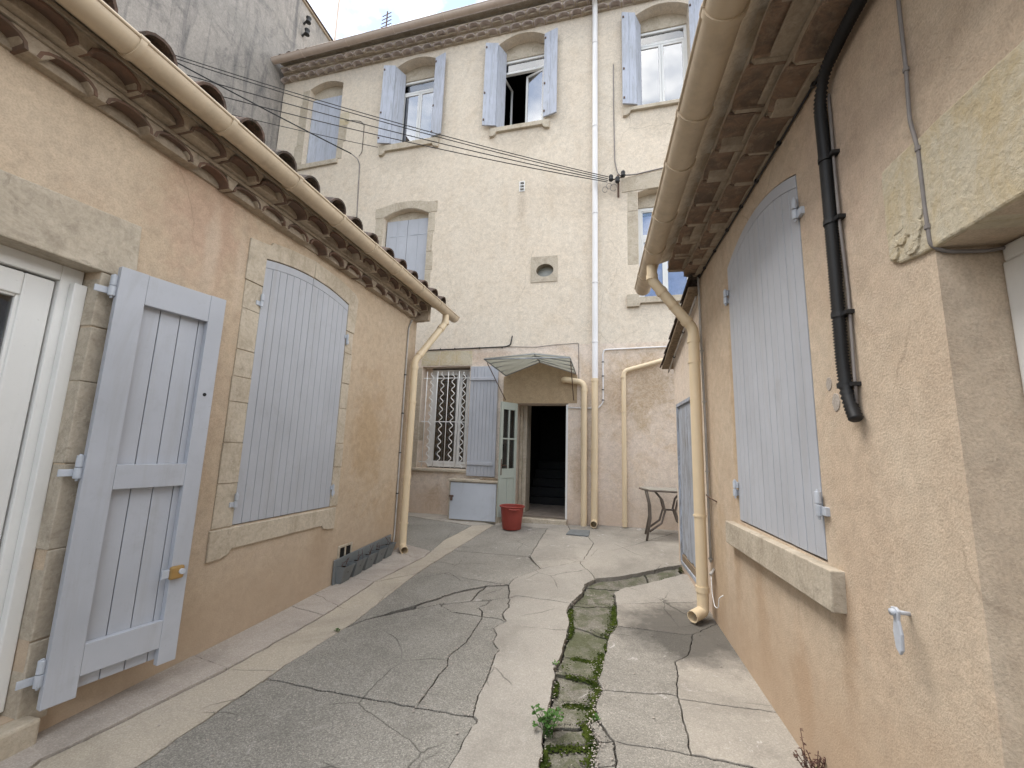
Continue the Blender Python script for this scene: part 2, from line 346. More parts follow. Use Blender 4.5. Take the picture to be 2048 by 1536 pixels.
MAT = dict(
    left=stucco('ochre_render', (.55, .437, .317), (.58, .473, .357), (.51, .38, .27), grain=120, gh=.003, gs=.35, damp=(-.1, .4, (.44, .34, .25)),
                blots=[((-2.86, 2.3, 3.1), (3, 2.2, 1.6), .6, (.50, .335, .25)), ((-2.84, 3.0, .75), (2, 1.2, 2.2), .5, (.60, .50, .40)), ((-2.8, 4.6, 1.6), (2, 2.2, 1.2), .55, (.46, .32, .18)), ((-2.87, 1.2, 3.2), (2, 1.4, 3), .5, (.60, .49, .37)),
                       ((-2.86, 2.35, 2.9), (9, 14, 2.2), .6, (.62, .51, .40)), ((-2.86, 2.6, 2.9), (9, 18, 2.4), .5, (.62, .51, .40)), ((-2.84, 3.9, .55), (5, 6, 1.6), .5, (.40, .29, .19)), ((-2.8, 5.2, .5), (3, 2, 1.5), .45, (.44, .31, .18))]),
    right=stucco('sand_render', (.565, .45, .335), (.60, .495, .38), (.52, .395, .285), grain=135, gh=.005, gs=.6, damp=(-.15, .42, (.44, .32, .22)),
                blots=[((.99, 2.6, .35), (3, 7, 3.2), .7, (.45, .31, .20)), ((.98, 3.1, .5), (3, 8, 2.2), .6, (.45, .32, .21)), ((.98, 3.55, .75), (3, 9, 1.7), .55, (.45, .32, .21)), ((1.0, 2.15, .75), (4, 12, 3), .6, (.42, .30, .2)), ((.96, 4.0, .6), (3, 4, 1.3), .5, (.46, .33, .2)),
                       ((1.0, 1.9, 2.8), (2, 2, 1.2), .5, (.55, .42, .33)), ((1.0, 2.0, 1.3), (2, 3, 1.4), .4, (.52, .38, .27)), ((.99, 3.45, 1.9), (4, 14, 1.1), .6, (.47, .34, .21))]),
    facade=stucco('cream_render', (.715, .635, .525), (.71, .62, .505), (.62, .515, .39), grain=60, gh=.004, gs=.4, streak=.3, arcs=1.0,
                  band=(3.39, (.75, .645, .545), (.73, .62, .53), (.62, .48, .35)), damp=(-.2, .5, (.56, .43, .33)),
                blots=[((.75, 7.27, 2.7), (1.6, 2, 1.5), .8, (.45, .33, .21)), ((.15, 7.29, 2.5), (3, 2, 1.4), .7, (.47, .35, .24)), ((.6, 7.3, 2.1), (4, 2, 3), .6, (.45, .33, .2)), ((-3.05, 7.4, .55), (3.5, 2, 3), .7, (.47, .33, .22)), ((-2.1, 7.37, 3.2), (1.5, 2, 5), .6, (.52, .38, .28)), ((-.45, 7.3, 1.0), (6, 2, 1.6), .6, (.50, .37, .25)),
                       ((-4.1, 7.4, 7.6), (1.2, 2, 3), .5, (.52, .45, .36)), ((-1.6, 7.35, 7.6), (1.4, 2, 3), .5, (.52, .45, .36)), ((1.1, 7.25, 7.55), (1.4, 2, 3), .5, (.52, .45, .36)), ((-1.56, 7.35, 6.2), (9, 2, 2.2), .6, (.5, .42, .33)), ((.3, 7.29, 6.3), (4, 2, 2), .5, (.46, .40, .33)), ((-5, 7.4, 10.1), (.35, 1, 2.5), .45, (.56, .5, .43)), ((0, 7.3, 10.1), (.35, 1, 2.5), .45, (.56, .5, .43))]),
    tan=stucco('tan_render', (.44, .335, .215), (.41, .31, .195), (.35, .25, .155), grain=60, gs=.3),  # old tan render, with the canopy's shade mixed into the colour
    grey=stucco('grey_cement', (.30, .28, .255), (.37, .34, .31), (.10, .10, .105), grain=50, gh=.01, gs=.5, streak=.85),
    stone=stone('pale_limestone', (.57, .505, .41), (.50, .435, .34), (.38, .32, .24)),
    surr=stone('surround_stone', (.60, .53, .43), (.54, .47, .37), (.42, .355, .27), 6, .5, .07),
    sill=stone('grey_limestone', (.56, .495, .40), (.49, .425, .335), (.34, .29, .225), 5),
    ystone=stone('yellow_limestone', (.60, .55, .44), (.56, .495, .37), (.54, .43, .25), 4, .9),
    shut=paint('blue_grey_paint', (.435, .452, .492), .10, .5, dirtk=.3),
    shutw=weathered('weathered_blue_paint', (.48, .51, .585), (.36, .375, .41), .48, .62),
    shuto=weathered('peeling_blue_paint', (.42, .46, .54), (.26, .26, .26), .47, .56),
    box=paint('pale_grey_paint', (.52, .555, .61), .08, .5, dirtk=.3),
    step=plain('hall_step', (.018, .017, .016), .7, .3),
    white=paint('white_paint', (.74, .74, .72), .05, .4, dirtk=.1, grain=False),
    cream=paint('cream_grey_paint', (.38, .41, .36), .08, .5, dirtk=.3),
    metal=plain('painted_steel', (.47, .50, .55), .45, .5),
    gut=plastic('beige_pvc', (.58, .475, .345)), gutf=plastic('pink_beige_pvc', (.56, .46, .39), k=.25), pip=plastic('cream_pvc', (.68, .55, .37), k=.12), wpip=plastic('white_pvc', (.73, .72, .72), k=.12),
    tile=None, mortar=stone('lime_mortar', (.50, .425, .335), (.42, .35, .27), (.28, .23, .175), 9),
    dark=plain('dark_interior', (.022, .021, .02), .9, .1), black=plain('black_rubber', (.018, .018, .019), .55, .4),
    cable=plain('grey_cable', (.22, .20, .19), .6), condu=plain('grey_conduit', (.42, .40, .37), .5), brass=plain('brass', (.50, .33, .14), .35, .5, .8),
    red=plastic('red_plastic', (.25, .04, .028), .5, (.16, .03, .02), .3), planter=plastic('slate_plastic', (.17, .185, .19), .5, (.09, .09, .09), .4),
    bronze=plain('bronze_metal', (.16, .135, .115), .45, .5, .3), tabletop=plain('frosted_tabletop', (.33, .33, .29), .25, .5),
    skyglass=glassmat('coated_window_glass', (.85, .92, 1.0), .27), soil=plain('soil', (.02, .016, .012), .95, .1), glass=glassmat('window_glass'), canglass=glassmat('canopy_glass', (.72, .76, .76), .06), zinc=plain('zinc', (.30, .32, .34), .4, .5, .4),
    curtain=plain('lace_curtain', (.66, .70, .76), .9, .1), purple=plain('violet_curtain', (.42, .38, .60), .9, .1), rust=plain('rusty_iron', (.13, .085, .065), .8, .2),
    oldred=plain('worn_floor_tile', (.30, .25, .21), .7, .3), wood=weathered('old_wood', (.30, .23, .16), (.2, .15, .1)),
)
m = M('terracotta', .85, .2)
c = m.mix(m.rand(), (.21, .125, .09), (.17, .115, .09)); c = m.mix(m.ramp(m.noise(8, 7, .7), (.40, 0), (.66, 1)), c, (.13, .10, .08))
MAT['tile'] = m.done(c, m.bump(m.noise(40, 5, .7), .5, .006))
m = M('brown_tile', .85, .2)
c = m.mix(m.rand(), (.30, .205, .145), (.25, .17, .122)); c = m.mix(m.ramp(m.noise(7, 8, .75, dist=.7), (.42, 0), (.60, 1)), c, (.17, .13, .10)); c = m.mix(m.math('MULTIPLY', m.ramp(m.noise(18, 8, .75), (.52, 0), (.66, 1)), .6), c, (.36, .29, .22))
MAT['btile'] = m.done(c, m.bump(m.noise(30, 6, .7), .6, .008))
m = M('pale_tile', .85, .2)
c = m.mix(m.rand(), (.54, .46, .42), (.46, .40, .37)); c = m.mix(m.ramp(m.noise(5, 7, .7), (.40, 0), (.66, 1)), c, (.33, .28, .265)); MAT['ptile'] = m.done(c, m.bump(m.noise(30, 5, .7), .5, .006))
m = M('translucent_canopy', .3); m.t.nodes.remove(m.b)
_a = m.n('ShaderNodeBsdfTranslucent'); _a.inputs[0].default_value = (.54, .54, .49, 1); _b = m.n('ShaderNodeBsdfTransparent'); _b.inputs[0].default_value = (.74, .75, .72, 1); _c = m.n('ShaderNodeBsdfDiffuse'); _c.inputs[0].default_value = (.5, .49, .45, 1)
_m = m.n('ShaderNodeMixShader'); _m.inputs[0].default_value = .4; _m2 = m.n('ShaderNodeMixShader'); _m2.inputs[0].default_value = .25
m.lk(_a.outputs[0], _m.inputs[1]); m.lk(_b.outputs[0], _m.inputs[2]); m.lk(_m.outputs[0], _m2.inputs[1]); m.lk(_c.outputs[0], _m2.inputs[2]); m.lk(_m2.outputs[0], m.t.nodes['Material Output'].inputs[0]); MAT['canglass'] = m.m
m = M('lichen_tile', .9, .15)
c = m.mix(m.rand(), (.15, .10, .08), (.10, .085, .075)); c = m.mix(m.ramp(m.noise(14, 8, .75), (.42, 0), (.62, 1)), c, (.045, .042, .038))
c = m.mix(m.ramp(m.noise(30, 5, .7), (.62, 0), (.7, 1)), c, (.33, .31, .26)); MAT['rtile'] = m.done(c, m.bump(m.noise(40, 5, .7), .7, .008))
MAT['slabd'] = concrete('dark_concrete', (.272, .257, .226), (.335, .317, .282), .6, (.17, .159, .139), .25, .6)
MAT['slabw'] = concrete('worn_concrete', (.345, .322, .283), (.27, .252, .221), .5, (.16, .149, .13), .75, .55)
MAT['slabp'] = concrete('pale_concrete', (.385, .355, .312), (.33, .305, .268), .25, (.24, .22, .19), .25, .75)
MAT['slabu'] = concrete('pale_worn_concrete', (.40, .365, .315), (.32, .294, .256), .25, (.185, .17, .148), .8, .75)
MAT['slabk'] = concrete('pink_kerb', (.47, .42, .37), (.39, .345, .305), .25, (.25, .22, .19), .4, .8)
MAT['chan'] = concrete('channel_cement', (.47, .415, .335), (.42, .375, .315), .25, (.29, .255, .20), .2, .7)
MAT['gst'] = concrete('mossy_stone', (.275, .255, .215), (.185, .172, .14), .6, (.10, .093, .075), .8, .75, moss=.7, cracks=0)
MAT['dirt'] = concrete('joint_dirt', (.055, .05, .042), (.08, .072, .06), .5)
m = M('moss', .95, .05); c = m.mix(m.ramp(m.noise(18, 5, .7), (.35, 0), (.65, 1)), (.012, .022, .004), (.065, .085, .016)); MAT['moss'] = m.done(c)
m = M('leaf_green', .6, .3); c = m.mix(m.rand(), (.05, .13, .02), (.11, .21, .04)); c = m.mix(m.noise(25, 3), c, (.035, .09, .015)); MAT['leaf'] = m.done(c)
m = M('dry_flower', .9, .1); c = m.mix(m.noise(60, 3), (.07, .035, .03), (.15, .09, .07)); MAT['dry'] = m.done(c)

# ================================================================== STRUCTURE: ground
gm = MB(); NX, NY = 40, 44
xs = np.linspace(-13, 9, NX); ys = np.linspace(-6, 12, NY)
gm.add([(x, y, gz(x, y) + H - .085) for y in ys for x in xs], [(j * NX + i, j * NX + i + 1, (j + 1) * NX + i + 1, (j + 1) * NX + i) for j in range(NY - 1) for i in range(NX - 1)])
far = len(gm.v)
gm.add([(-150, -150, -.16), (150, -150, -.16), (150, 150, -.16), (-150, 150, -.16)], [(0, 1, 2, 3)])
ground = gm.build('ground', MAT['dirt'], None, True); tag(ground, kind='structure')
def nz2(x, y, s, k): return mnoise.noise(Vector((x * s, y * s, k)))
EDGES = []
def slab(name, pts, mat, dz=0.0, gap=.004, jag=.010, parent=None, thick=.075, tilt=True):
    P = []
    for p in pts:
        if len(p) == 2: q = G(*p); P.append((q.x, q.y))
        else: P.append((p[0], p[1]))
    Q = []
    n = len(P)
    for i in range(n):
        a, b = Vector(P[i]), Vector(P[(i + 1) % n]); k = max(1, int((b - a).length / .03))
        for j in range(k):
            q = a.lerp(b, j / k); wv = 1.0
            Q.append((q.x + jag * 1.25 * (nz2(q.x, q.y, 9, 1.3) + .7 * nz2(q.x, q.y, 27, 4.1)), q.y + jag * 1.25 * (nz2(q.x, q.y, 9, 7.7) + .7 * nz2(q.x, q.y, 27, 9.9))))
    ar = sum(Q[i][0] * Q[(i + 1) % len(Q)][1] - Q[(i + 1) % len(Q)][0] * Q[i][1] for i in range(len(Q)))
    sg = 1 if ar > 0 else -1; R = []
    for i in range(len(Q)):
        a, b = Vector(Q[i - 1]), Vector(Q[(i + 1) % len(Q)]); t = (b - a)
        if t.length < 1e-6: continue
        t.normalize(); R.append((Q[i][0] - t.y * gap * sg, Q[i][1] + t.x * gap * sg))
    EDGES.extend(zip(Q, Q[1:] + Q[:1]))
    tx, ty = (random.uniform(-.004, .004), random.uniform(-.004, .004)) if tilt else (0, 0)
    cx, cy = sum(p[0] for p in R) / len(R), sum(p[1] for p in R) / len(R)
    top = lambda x, y: gz(x, y) + H + dz + tx * (x - cx) + ty * (y - cy)
    mb = MB(); mb.vprism(R, lambda x, y: top(x, y) - thick, top)
    return mb.build(name, mat, parent or ground, bev=.0035)
JA = [(534, 1357), (600, 1371), (720, 1394), (834, 1414), (945, 1432)]
PLE = [(945, 1432), (956, 1393), (968, 1372), (979, 1347), (987, 1316), (999, 1301), (985, 1285), (993, 1272), (987, 1256), (1012, 1243), (1004, 1227), (1018, 1215), (1018, 1196), (1035, 1192)]
CHO = [(271, 1536), (360, 1475), (555, 1341), (700, 1250), (832, 1148), (915, 1095), (973, 1059), (989, 1049)]
CHI = [(-60, 1625), (83, 1523), (200, 1468), (453, 1341), (646, 1233), (749, 1165), (848, 1115), (886, 1082), (944, 1051)]
GL = [(1077, 1536), (1085, 1488), (1093, 1450), (1103, 1397), (1110, 1339), (1124, 1306), (1139, 1244), (1134, 1227), (1143, 1206), (1165, 1185), (1170, 1169), (1190, 1158), (1238, 1154), (1290, 1144), (1331, 1134), (1358, 1130)]
GR = [(1184, 1536), (1188, 1513), (1198, 1484), (1190, 1475), (1178, 1446), (1194, 1438), (1190, 1409), (1207, 1380), (1197, 1359), (1207, 1322), (1219, 1272), (1234, 1252), (1233, 1208), (1228, 1186), (1248, 1175), (1298, 1165), (1364, 1148)]
# left of the mossy gutter: dark aggregate concrete
BOT = 1950
slab('paving_slab', [(271, 1536), (360, 1475), (534, 1357)] + JA[1:] + [(954, 1442), (943, 1455), (919, 1500), (894, 1536), (760, BOT), (-250, BOT)], MAT['slabd'])
CR = [(834, 1414), (859, 1378), (894, 1330), (900, 1310), (929, 1285), (946, 1264), (966, 1233)]
slab('paving_slab', [(534, 1357), (555, 1341), (620, 1297), (689, 1256), (730, 1240), (832, 1217), (880, 1208), (905, 1225), (966, 1233)] + CR[::-1][1:] + JA[1:4][::-1], MAT['slabd'])
slab('paving_slab', CR + [(1000, 1238), (1012, 1243), (987, 1256), (993, 1272), (985, 1285), (999, 1301), (987, 1316), (979, 1347), (968, 1372), (956, 1393), (945, 1432)], MAT['slabd'])
slab('paving_slab', [(689, 1256), (700, 1250), (760, 1203), (832, 1148), (844, 1144), (886, 1147), (943, 1159), (1018, 1169), (972, 1171), (906, 1185), (832, 1210), (730, 1240)], MAT['slabd'])
for fr_ in ([(832, 1210), (906, 1185), (972, 1171), (940, 1200), (880, 1208), (832, 1217)], [(972, 1171), (993, 1165), (1018, 1169), (1018, 1196), (985, 1199), (940, 1200)],
            [(880, 1208), (940, 1200), (985, 1199), (960, 1215), (905, 1225)], [(985, 1199), (1018, 1196), (1018, 1215), (1004, 1227), (1012, 1243), (1000, 1238), (966, 1233), (960, 1215)], [(905, 1225), (960, 1215), (966, 1233)]):
    slab('paving_slab', fr_, MAT['slabw'], dz=random.uniform(-.012, .0), gap=.007, jag=.014)
slab('paving_slab', [(844, 1144), (832, 1148), (915, 1095), (900, 1101), (1055, 1113), (1082, 1138), (1026, 1159), (1018, 1169), (943, 1159), (886, 1147)], MAT['slabw'])
slab('paving_slab', [(915, 1095), (973, 1059), (989, 1049), (1095, 1057), (1084, 1072), (1060, 1113), (1055, 1113), (900, 1101)], MAT['slabw'])
# pale smooth concrete
slab('paving_slab', [(1035, 1192), (1140, 1206), (1134, 1227)] + GL[::-1][9:] + [(1060, BOT), (760, BOT), (894, 1536), (919, 1500), (943, 1455), (954, 1442)] + PLE[:-1], MAT['slabp'], dz=.006)
slab('paving_slab', [(1018, 1169), (1026, 1159), (1082, 1138), (1085, 1135), (1160, 1127), (1182, 1148), (1190, 1158), (1170, 1169), (1165, 1185), (1143, 1206), (1140, 1206), (1035, 1192), (1018, 1196)], MAT['slabp'], dz=.004)
slab('paving_slab', [(1060, 1113), (1084, 1072), (1095, 1057), (1140, 1060), (1177, 1075), (1187, 1087), (1172, 1112), (1160, 1127), (1085, 1135), (1082, 1138)], MAT['slabu'])
slab('paving_slab', [(1160, 1127), (1172, 1112), (1240, 1097), (1360, 1062), (1420, 1062), (1420, 1130), (1358, 1130), (1331, 1134), (1290, 1144), (1238, 1154), (1190, 1158), (1182, 1148)], MAT['slabu'])
slab('paving_slab', [(1187, 1087), (1177, 1075), (1140, 1060), (1135, 1050), (1420, 1050), (1420, 1062), (1360, 1062), (1240, 1097), (1172, 1112)], MAT['slabu'])
slab('paving_slab', [(989, 1049), (1000, 1043), (1135, 1050), (1140, 1060), (1095, 1057)], MAT['slabp'])
# right of the gutter
slab('paving_slab', [(1233, 1208), (1228, 1186), (1248, 1175), (1298, 1165), (1364, 1148), (1400, 1150), (1420, 1203), (1389, 1204)], MAT['slabp'])
slab('paving_slab', [(1234, 1252), (1233, 1208), (1389, 1204), (1420, 1203), (1440, 1240), (1428, 1250), (1385, 1270), (1364, 1268)], MAT['slabu'])
slab('paving_slab', [(1207, 1380), (1197, 1359), (1207, 1322), (1219, 1272), (1234, 1252), (1364, 1268), (1385, 1270), (1378, 1310), (1352, 1325), (1356, 1392), (1330, 1388)], MAT['slabw'])
slab('paving_slab', [(1190, 1409), (1207, 1380), (1330, 1388), (1356, 1392), (1358, 1399), (1383, 1510), (1230, 1484), (1194, 1438)], MAT['slabw'])
slab('paving_slab', [(1178, 1446), (1194, 1438), (1230, 1484), (1198, 1484), (1190, 1475)], MAT['slabw'], dz=-.006, gap=.006)
slab('paving_slab', [(1198, 1484), (1230, 1484), (1231, 1530), (1190, 1536), (1188, 1513)], MAT['slabw'], dz=-.004, gap=.006)
slab('paving_slab', [(1231, 1530), (1230, 1484), (1383, 1510), (1513, 1536), (1560, BOT), (1236, BOT)], MAT['slabw'])
slab('paving_slab', [(1236, BOT), (1231, 1530), (1190, 1536), (1186, 1600), (1190, BOT)], MAT['slabw'])
slab('paving_slab', [(1358, 1399), (1356, 1392), (1352, 1325), (1378, 1310), (1385, 1270), (1428, 1250), (1440, 1240), (1478, 1301), (1560, 1428), (1544, 1426)], MAT['slabu'], dz=.004)
slab('paving_slab', [(1358, 1399), (1544, 1426), (1560, 1428), (1680, 1600), (1800, BOT), (1560, BOT), (1513, 1536), (1383, 1510)], MAT['slabu'], dz=.004)
# mossy gutter stones
cuts = [(0, 0), (1, 2), (2, 4), (3, 6), (4, 8), (5, 9), (6, 10), (8, 12), (10, 14), (13, 15), (15, 16)]
slab('gutter_stone', [(1060, BOT), (1077, 1536), (1184, 1536), (1190, BOT)], MAT['gst'], dz=-.03, gap=.012, jag=.018)
for (a, b), (c_, d) in zip(cuts[:-1], cuts[1:]):
    slab('gutter_stone', GL[a:c_ + 1] + GR[b:d + 1][::-1], MAT['gst'], dz=-.03 + random.uniform(-.006, .006), gap=.011, jag=.018)
# kerb slabs and cement channel along the left house
WB = [(-2.99, -1.0), (-2.96, 1.3)]
def lw(y): return (LF.w(y, 0, -.02).x, LF.w(y, 0, -.02).y, 0)
kerb = [0, 1, 3, 4, 5, 6]
def kq(px, py): q = G(px, py); return (q.x, q.y, 0)
KS = [[(-700, BOT), (-60, 1625), (83, 1523), (200, 1468), (453, 1341)], [(453, 1341), (646, 1233)], [(646, 1233), (749, 1165)], [(749, 1165), (810, 1134)], [(810, 1134), (848, 1115), (860, 1103)]]
KW = [(-1.5, 2.67), (2.67, 3.6), (3.6, 4.42), (4.42, 4.95), (4.95, 5.75)]
for ks, (y0, y1) in zip(KS, KW):
    slab('kerb_slab', [lw(y0), lw(y1)] + [kq(*p) for p in ks[::-1]], MAT['slabk'], dz=.012, gap=.004, jag=.006)
for a, b in (((0, 3), (0, 2)), ((3, 5), (2, 4)), ((5, 8), (4, 7))):
    i0, i1 = a; j0, j1 = b
    inn = CHI[i0:i1 + 1]; out = CHO[j0:j1 + 1]
    if i0 == 0: inn = [(-700, BOT)] + inn; out = [(-250, BOT)] + out
    slab('channel_slab', inn + out[::-1], MAT['chan'], dz=.004, gap=.003, jag=.007)
slab('paving_slab', [(860, 1103), (848, 1115), (886, 1082), (944, 1051), (819, 1032), (700, 1020), (640, 1060), (780, 1100)], MAT['slabd'], tilt=False, dz=-.004)
slab('paving_slab', [(944, 1051), (989, 1049), (900, 1030), (819, 1014), (700, 1000), (700, 1020), (819, 1032)], MAT['slabu'], tilt=False)

# ================================================================== STRUCTURE: house helpers
def side_walls(root, fr, a0, a1, z0, z1, depth, mat, name='wall'):
    mb = MB(); mb.box(fr, a0, a0 + .25, z0, z1, -depth, -.3); mb.box(fr, a1 - .25, a1, z0, z1, -depth, -.3); mb.box(fr, a0, a1, z0, z1, -depth - .25, -depth); mb.build('side_wall', mat, root)
def rectloop(a0, a1, z0, z1): return [(a0, z0), (a1, z0), (a1, z1), (a0, z1)]
def archloop(a0, a1, z0, zs, rise): return [(a0, z0), (a1, z0)] + arch(a0, a1, zs, rise, rev=True)
def eave_mesh(pitch, rise, length, thick):
    mb = MB(); k = 8; vs = []; wd = pitch * .46
    for n_ in (0, -length):
        for rr in (0, thick):
            for i in range(k + 1):
                t = math.pi * i / k; x = -math.cos(t) * (wd - rr); z = (math.sin(t) ** .8) * (rise - rr)
                vs.append((x, n_, z))
    s = k + 1; fs = []
    for i in range(k):
        fs += [(i, i + 1, s + i + 1, s + i), (2 * s + i + 1, 2 * s + i, 3 * s + i, 3 * s + i + 1), (i + 1, i, 2 * s + i, 2 * s + i + 1), (s + i, s + i + 1, 3 * s + i + 1, 3 * s + i)]
    fs += [(0, s, 3 * s, 2 * s), (k, 2 * s + k, 3 * s + k, s + k)]
    mb.add(vs, fs); me = mb.mesh('eave_tile', MAT['tile']); smooth_by_angle(me, 50); return me
def genoise(root, fr, a0, a1, zb, pitch, rows, phase, rise=.062, rowh=.115, proj=.125, plug=.055, jit=.006, tmat=None, back=.0):
    ea = MB()
    for r in range(rows):
        n1 = proj * (r + 1); z0 = zb + rowh * r
        ea.box(fr, a0, a1, z0 + rise + .004, z0 + rowh - .002, -.1, n1 - (.012 if not back else .004))
        ea.box(fr, a0, a1, z0 + .002, z0 + rise + .008, -.1, n1 - plug - .02)
    eaves = ea.build('eaves', MAT['mortar'], root, bev=.004)
    ribs = MB()
    me = eave_mesh(pitch, rise, proj + .06, .016); me.materials[0] = tmat or MAT['tile']; meR = eave_mesh(pitch * .97, rise * 1.02, proj + .06, .015); meR.materials[0] = tmat or MAT['tile']
    for r in range(rows):
        n1 = proj * (r + 1); z0 = zb + rowh * r; k0 = math.ceil((a0 - phase[r]) / pitch); a = phase[r] + k0 * pitch
        while a < a1:
            Mx = fr.mat(a + random.uniform(-jit, jit), z0 + random.uniform(-.4, .4) * jit, n1 - back + random.uniform(-.008, .008))
            link('eave_tile', me if random.random() < .6 else meR, Mx @ Matrix.Rotation(random.uniform(-.03, .03), 4, 'Z'), eaves)
            pg = plug - random.uniform(-.03, .05); sl = random.uniform(.01, .03)
            kk = len(ribs.v); ww = pitch * .44
            ribs.add([fr.w(a - ww, z0 + .001, n1 - pg), fr.w(a + ww, z0 + .001, n1 - pg), fr.w(a + ww, z0 + rise, n1 - pg - sl), fr.w(a - ww, z0 + rise, n1 - pg - sl), fr.w(a - ww, z0 + .001, n1 - plug - .06), fr.w(a + ww, z0 + .001, n1 - plug - .06)], [(0, 1, 2, 3), (4, 5, 1, 0)], fr.flip)
            c0 = a + pitch / 2; hw = pitch * random.uniform(.06, .15)
            poly = [(c0 - hw * .7, z0 - .003), (c0 + hw * .7, z0 - .003), (c0 + hw * 1.6, z0 + rise * .55), (c0 + hw * 2.4, z0 + rise + .006), (c0 - hw * 2.4, z0 + rise + .006), (c0 - hw * 1.6, z0 + rise * .55)]
            ribs.prism(fr, poly, -.05, n1 - .014 - random.uniform(0, .012))
            a += pitch
    ribs.build('mortar_rib', MAT['mortar'], eaves, bev=.006)
    return eaves
def cover_mesh(wd, rise, length):
    mb = MB(); k = 8; vs = []; th = .016
    for n_, w_ in ((0, 1.0), (-length, .86)):
        for rr in (0, th):
            for i in range(k + 1):
                t = math.pi * i / k; vs.append((-math.cos(t) * (wd * w_ - rr), n_, math.sin(t) * (rise * w_ - rr)))
    s = k + 1; fs = []
    for i in range(k):
        fs += [(i, i + 1, s + i + 1, s + i), (2 * s + i + 1, 2 * s + i, 3 * s + i, 3 * s + i + 1), (i + 1, i, 2 * s + i, 2 * s + i + 1), (s + i, s + i + 1, 3 * s + i + 1, 3 * s + i)]
    fs += [(0, s, 3 * s, 2 * s), (k, 2 * s + k, 3 * s + k, s + k)]
    mb.add(vs, fs); me = mb.mesh('roof_tile', MAT['rtile']); smooth_by_angle(me, 50); return me
def tiled_roof(root, fr, a0, a1, n_edge, z_edge, pitch, phase, depth, slope=.3, rows=3, mat='rtile', rise=.09, fat=.37):
    rb = MB(); th = math.atan(slope)
    rb.prism(fr, rectloop(a0, a1, 0, 1), 0, 1); rb.v = []; rb.f = []
    p = [fr.w(a0, z_edge, n_edge - .03), fr.w(a1, z_edge, n_edge - .03), fr.w(a1, z_edge + slope * depth, n_edge - depth), fr.w(a0, z_edge + slope * depth, n_edge - depth)]
    rb.add([q - Vector((0, 0, .03)) for q in p] + p, [(3, 2, 1, 0), (4, 5, 6, 7), (0, 1, 5, 4), (1, 2, 6, 5), (2, 3, 7, 6), (3, 0, 4, 7)])
    roof = rb.build('roof', MAT['mortar'], root)
    me = cover_mesh(pitch * fat, rise, .46); k = math.ceil((a0 + pitch * .3 - phase) / pitch); a = phase + k * pitch
    rest = MB()
    while a < a1 - pitch * .2:
        jz = random.uniform(-.006, .006)
        Mx = fr.mat(a + random.uniform(-.01, .01), z_edge + jz + .005, n_edge + random.uniform(-.015, .01)) @ Matrix.Rotation(-th if True else 0, 4, 'X') @ Matrix.Rotation(random.uniform(-.04, .04), 4, 'Z')
        link('roof_tile', me, Mx, roof)
        for j in range(1, rows):
            Mj = fr.mat(a + random.uniform(-.01, .01), z_edge + slope * .36 * j + .012, n_edge - .36 * j) @ Matrix.Rotation(-th, 4, 'X')
            if rows <= 4: rest.add([Mj @ v.co for v in me.vertices], [tuple(pp.vertices) for pp in me.polygons], fr.flip)
        plug = MB(); plug.prism(fr, arch(a - pitch * .3, a + pitch * .3, z_edge + .004, rise * .7, 8), n_edge - .2, n_edge - .09); plug.build('mortar_plug', MAT['mortar'], roof)
        a += pitch
    rest.build('roof_tile', MAT['rtile'], roof)['kind'] = 'stuff'
    return roof
def gutter(fr, a0, a1, n_in, n_out, z0, z1, collars, label, mat, br=(), zl=None):
    r = (n_out - n_in) / 2; c = (n_in + n_out) / 2
    def zz(a): return z0 + (z1 - z0) * (a - a0) / (a1 - a0)
    root = empty('gutter', fr.w(a0, zz(a0) - r, c), label, 'gutter', 'beige half-round gutters')
    prof = [(c + r * math.cos(t), r * math.sin(t)) for t in [math.pi * (1 + i / 14) for i in range(15)]]
    pin = [(c + (r - .004) * math.cos(t), (r - .004) * math.sin(t)) for t in [math.pi * (2 - i / 14) for i in range(15)]]
    mb = MB(); P = prof + pin; k = len(P)
    st = [a0 + (a1 - a0) * i / 12 for i in range(13)]
    vs = [fr.w(a, zz(a) + z, n) for a in st for n, z in P]
    fs = [(i * k + j, i * k + (j + 1) % k, (i + 1) * k + (j + 1) % k, (i + 1) * k + j) for i in range(12) for j in range(k)] + [tuple(range(k)), tuple(12 * k + j for j in reversed(range(k)))]
    mb.add(vs, fs, not fr.flip)
    # stop ends close the trough
    for a in (a0 + .002, a1 - .002):
        mb.add([fr.w(a, zz(a) + z, n) for n, z in prof] + [fr.w(a + .004, zz(a) + z, n) for n, z in prof], [tuple(range(15)), tuple(range(29, 14, -1))] + [(i, i + 1, 16 + i, 15 + i) for i in range(14)])
    mb.tube([fr.w(a0, zz(a0), n_out), fr.w(a1, zz(a1), n_out)], .010, 8)
    o = mb.build('trough', mat, root); smooth_by_angle(o.data, 50)
    for a in collars:
        mb = MB(); rc = r + .009; w_ = .016
        pr = [(c + rc * math.cos(t), rc * math.sin(t)) for t in [math.pi * (1 + i / 14) for i in range(15)]]
        mb.add([fr.w(a + s_ * w_, zz(a) + z * f, c + (n - c) * f) for s_ in (-1, 1) for f in (1, .90) for n, z in pr],
               [x for i in range(14) for x in ((i, i + 1, 31 + i, 30 + i), (15 + i, 16 + i, i + 1, i), (30 + i, 31 + i, 46 + i, 45 + i))], not fr.flip)
        mb.tube([fr.w(a - .022, zz(a), n_out), fr.w(a + .022, zz(a), n_out)], .014, 8)
        o = mb.build('gutter_bracket', mat, root); smooth_by_angle(o.data, 50)
    return root, zz
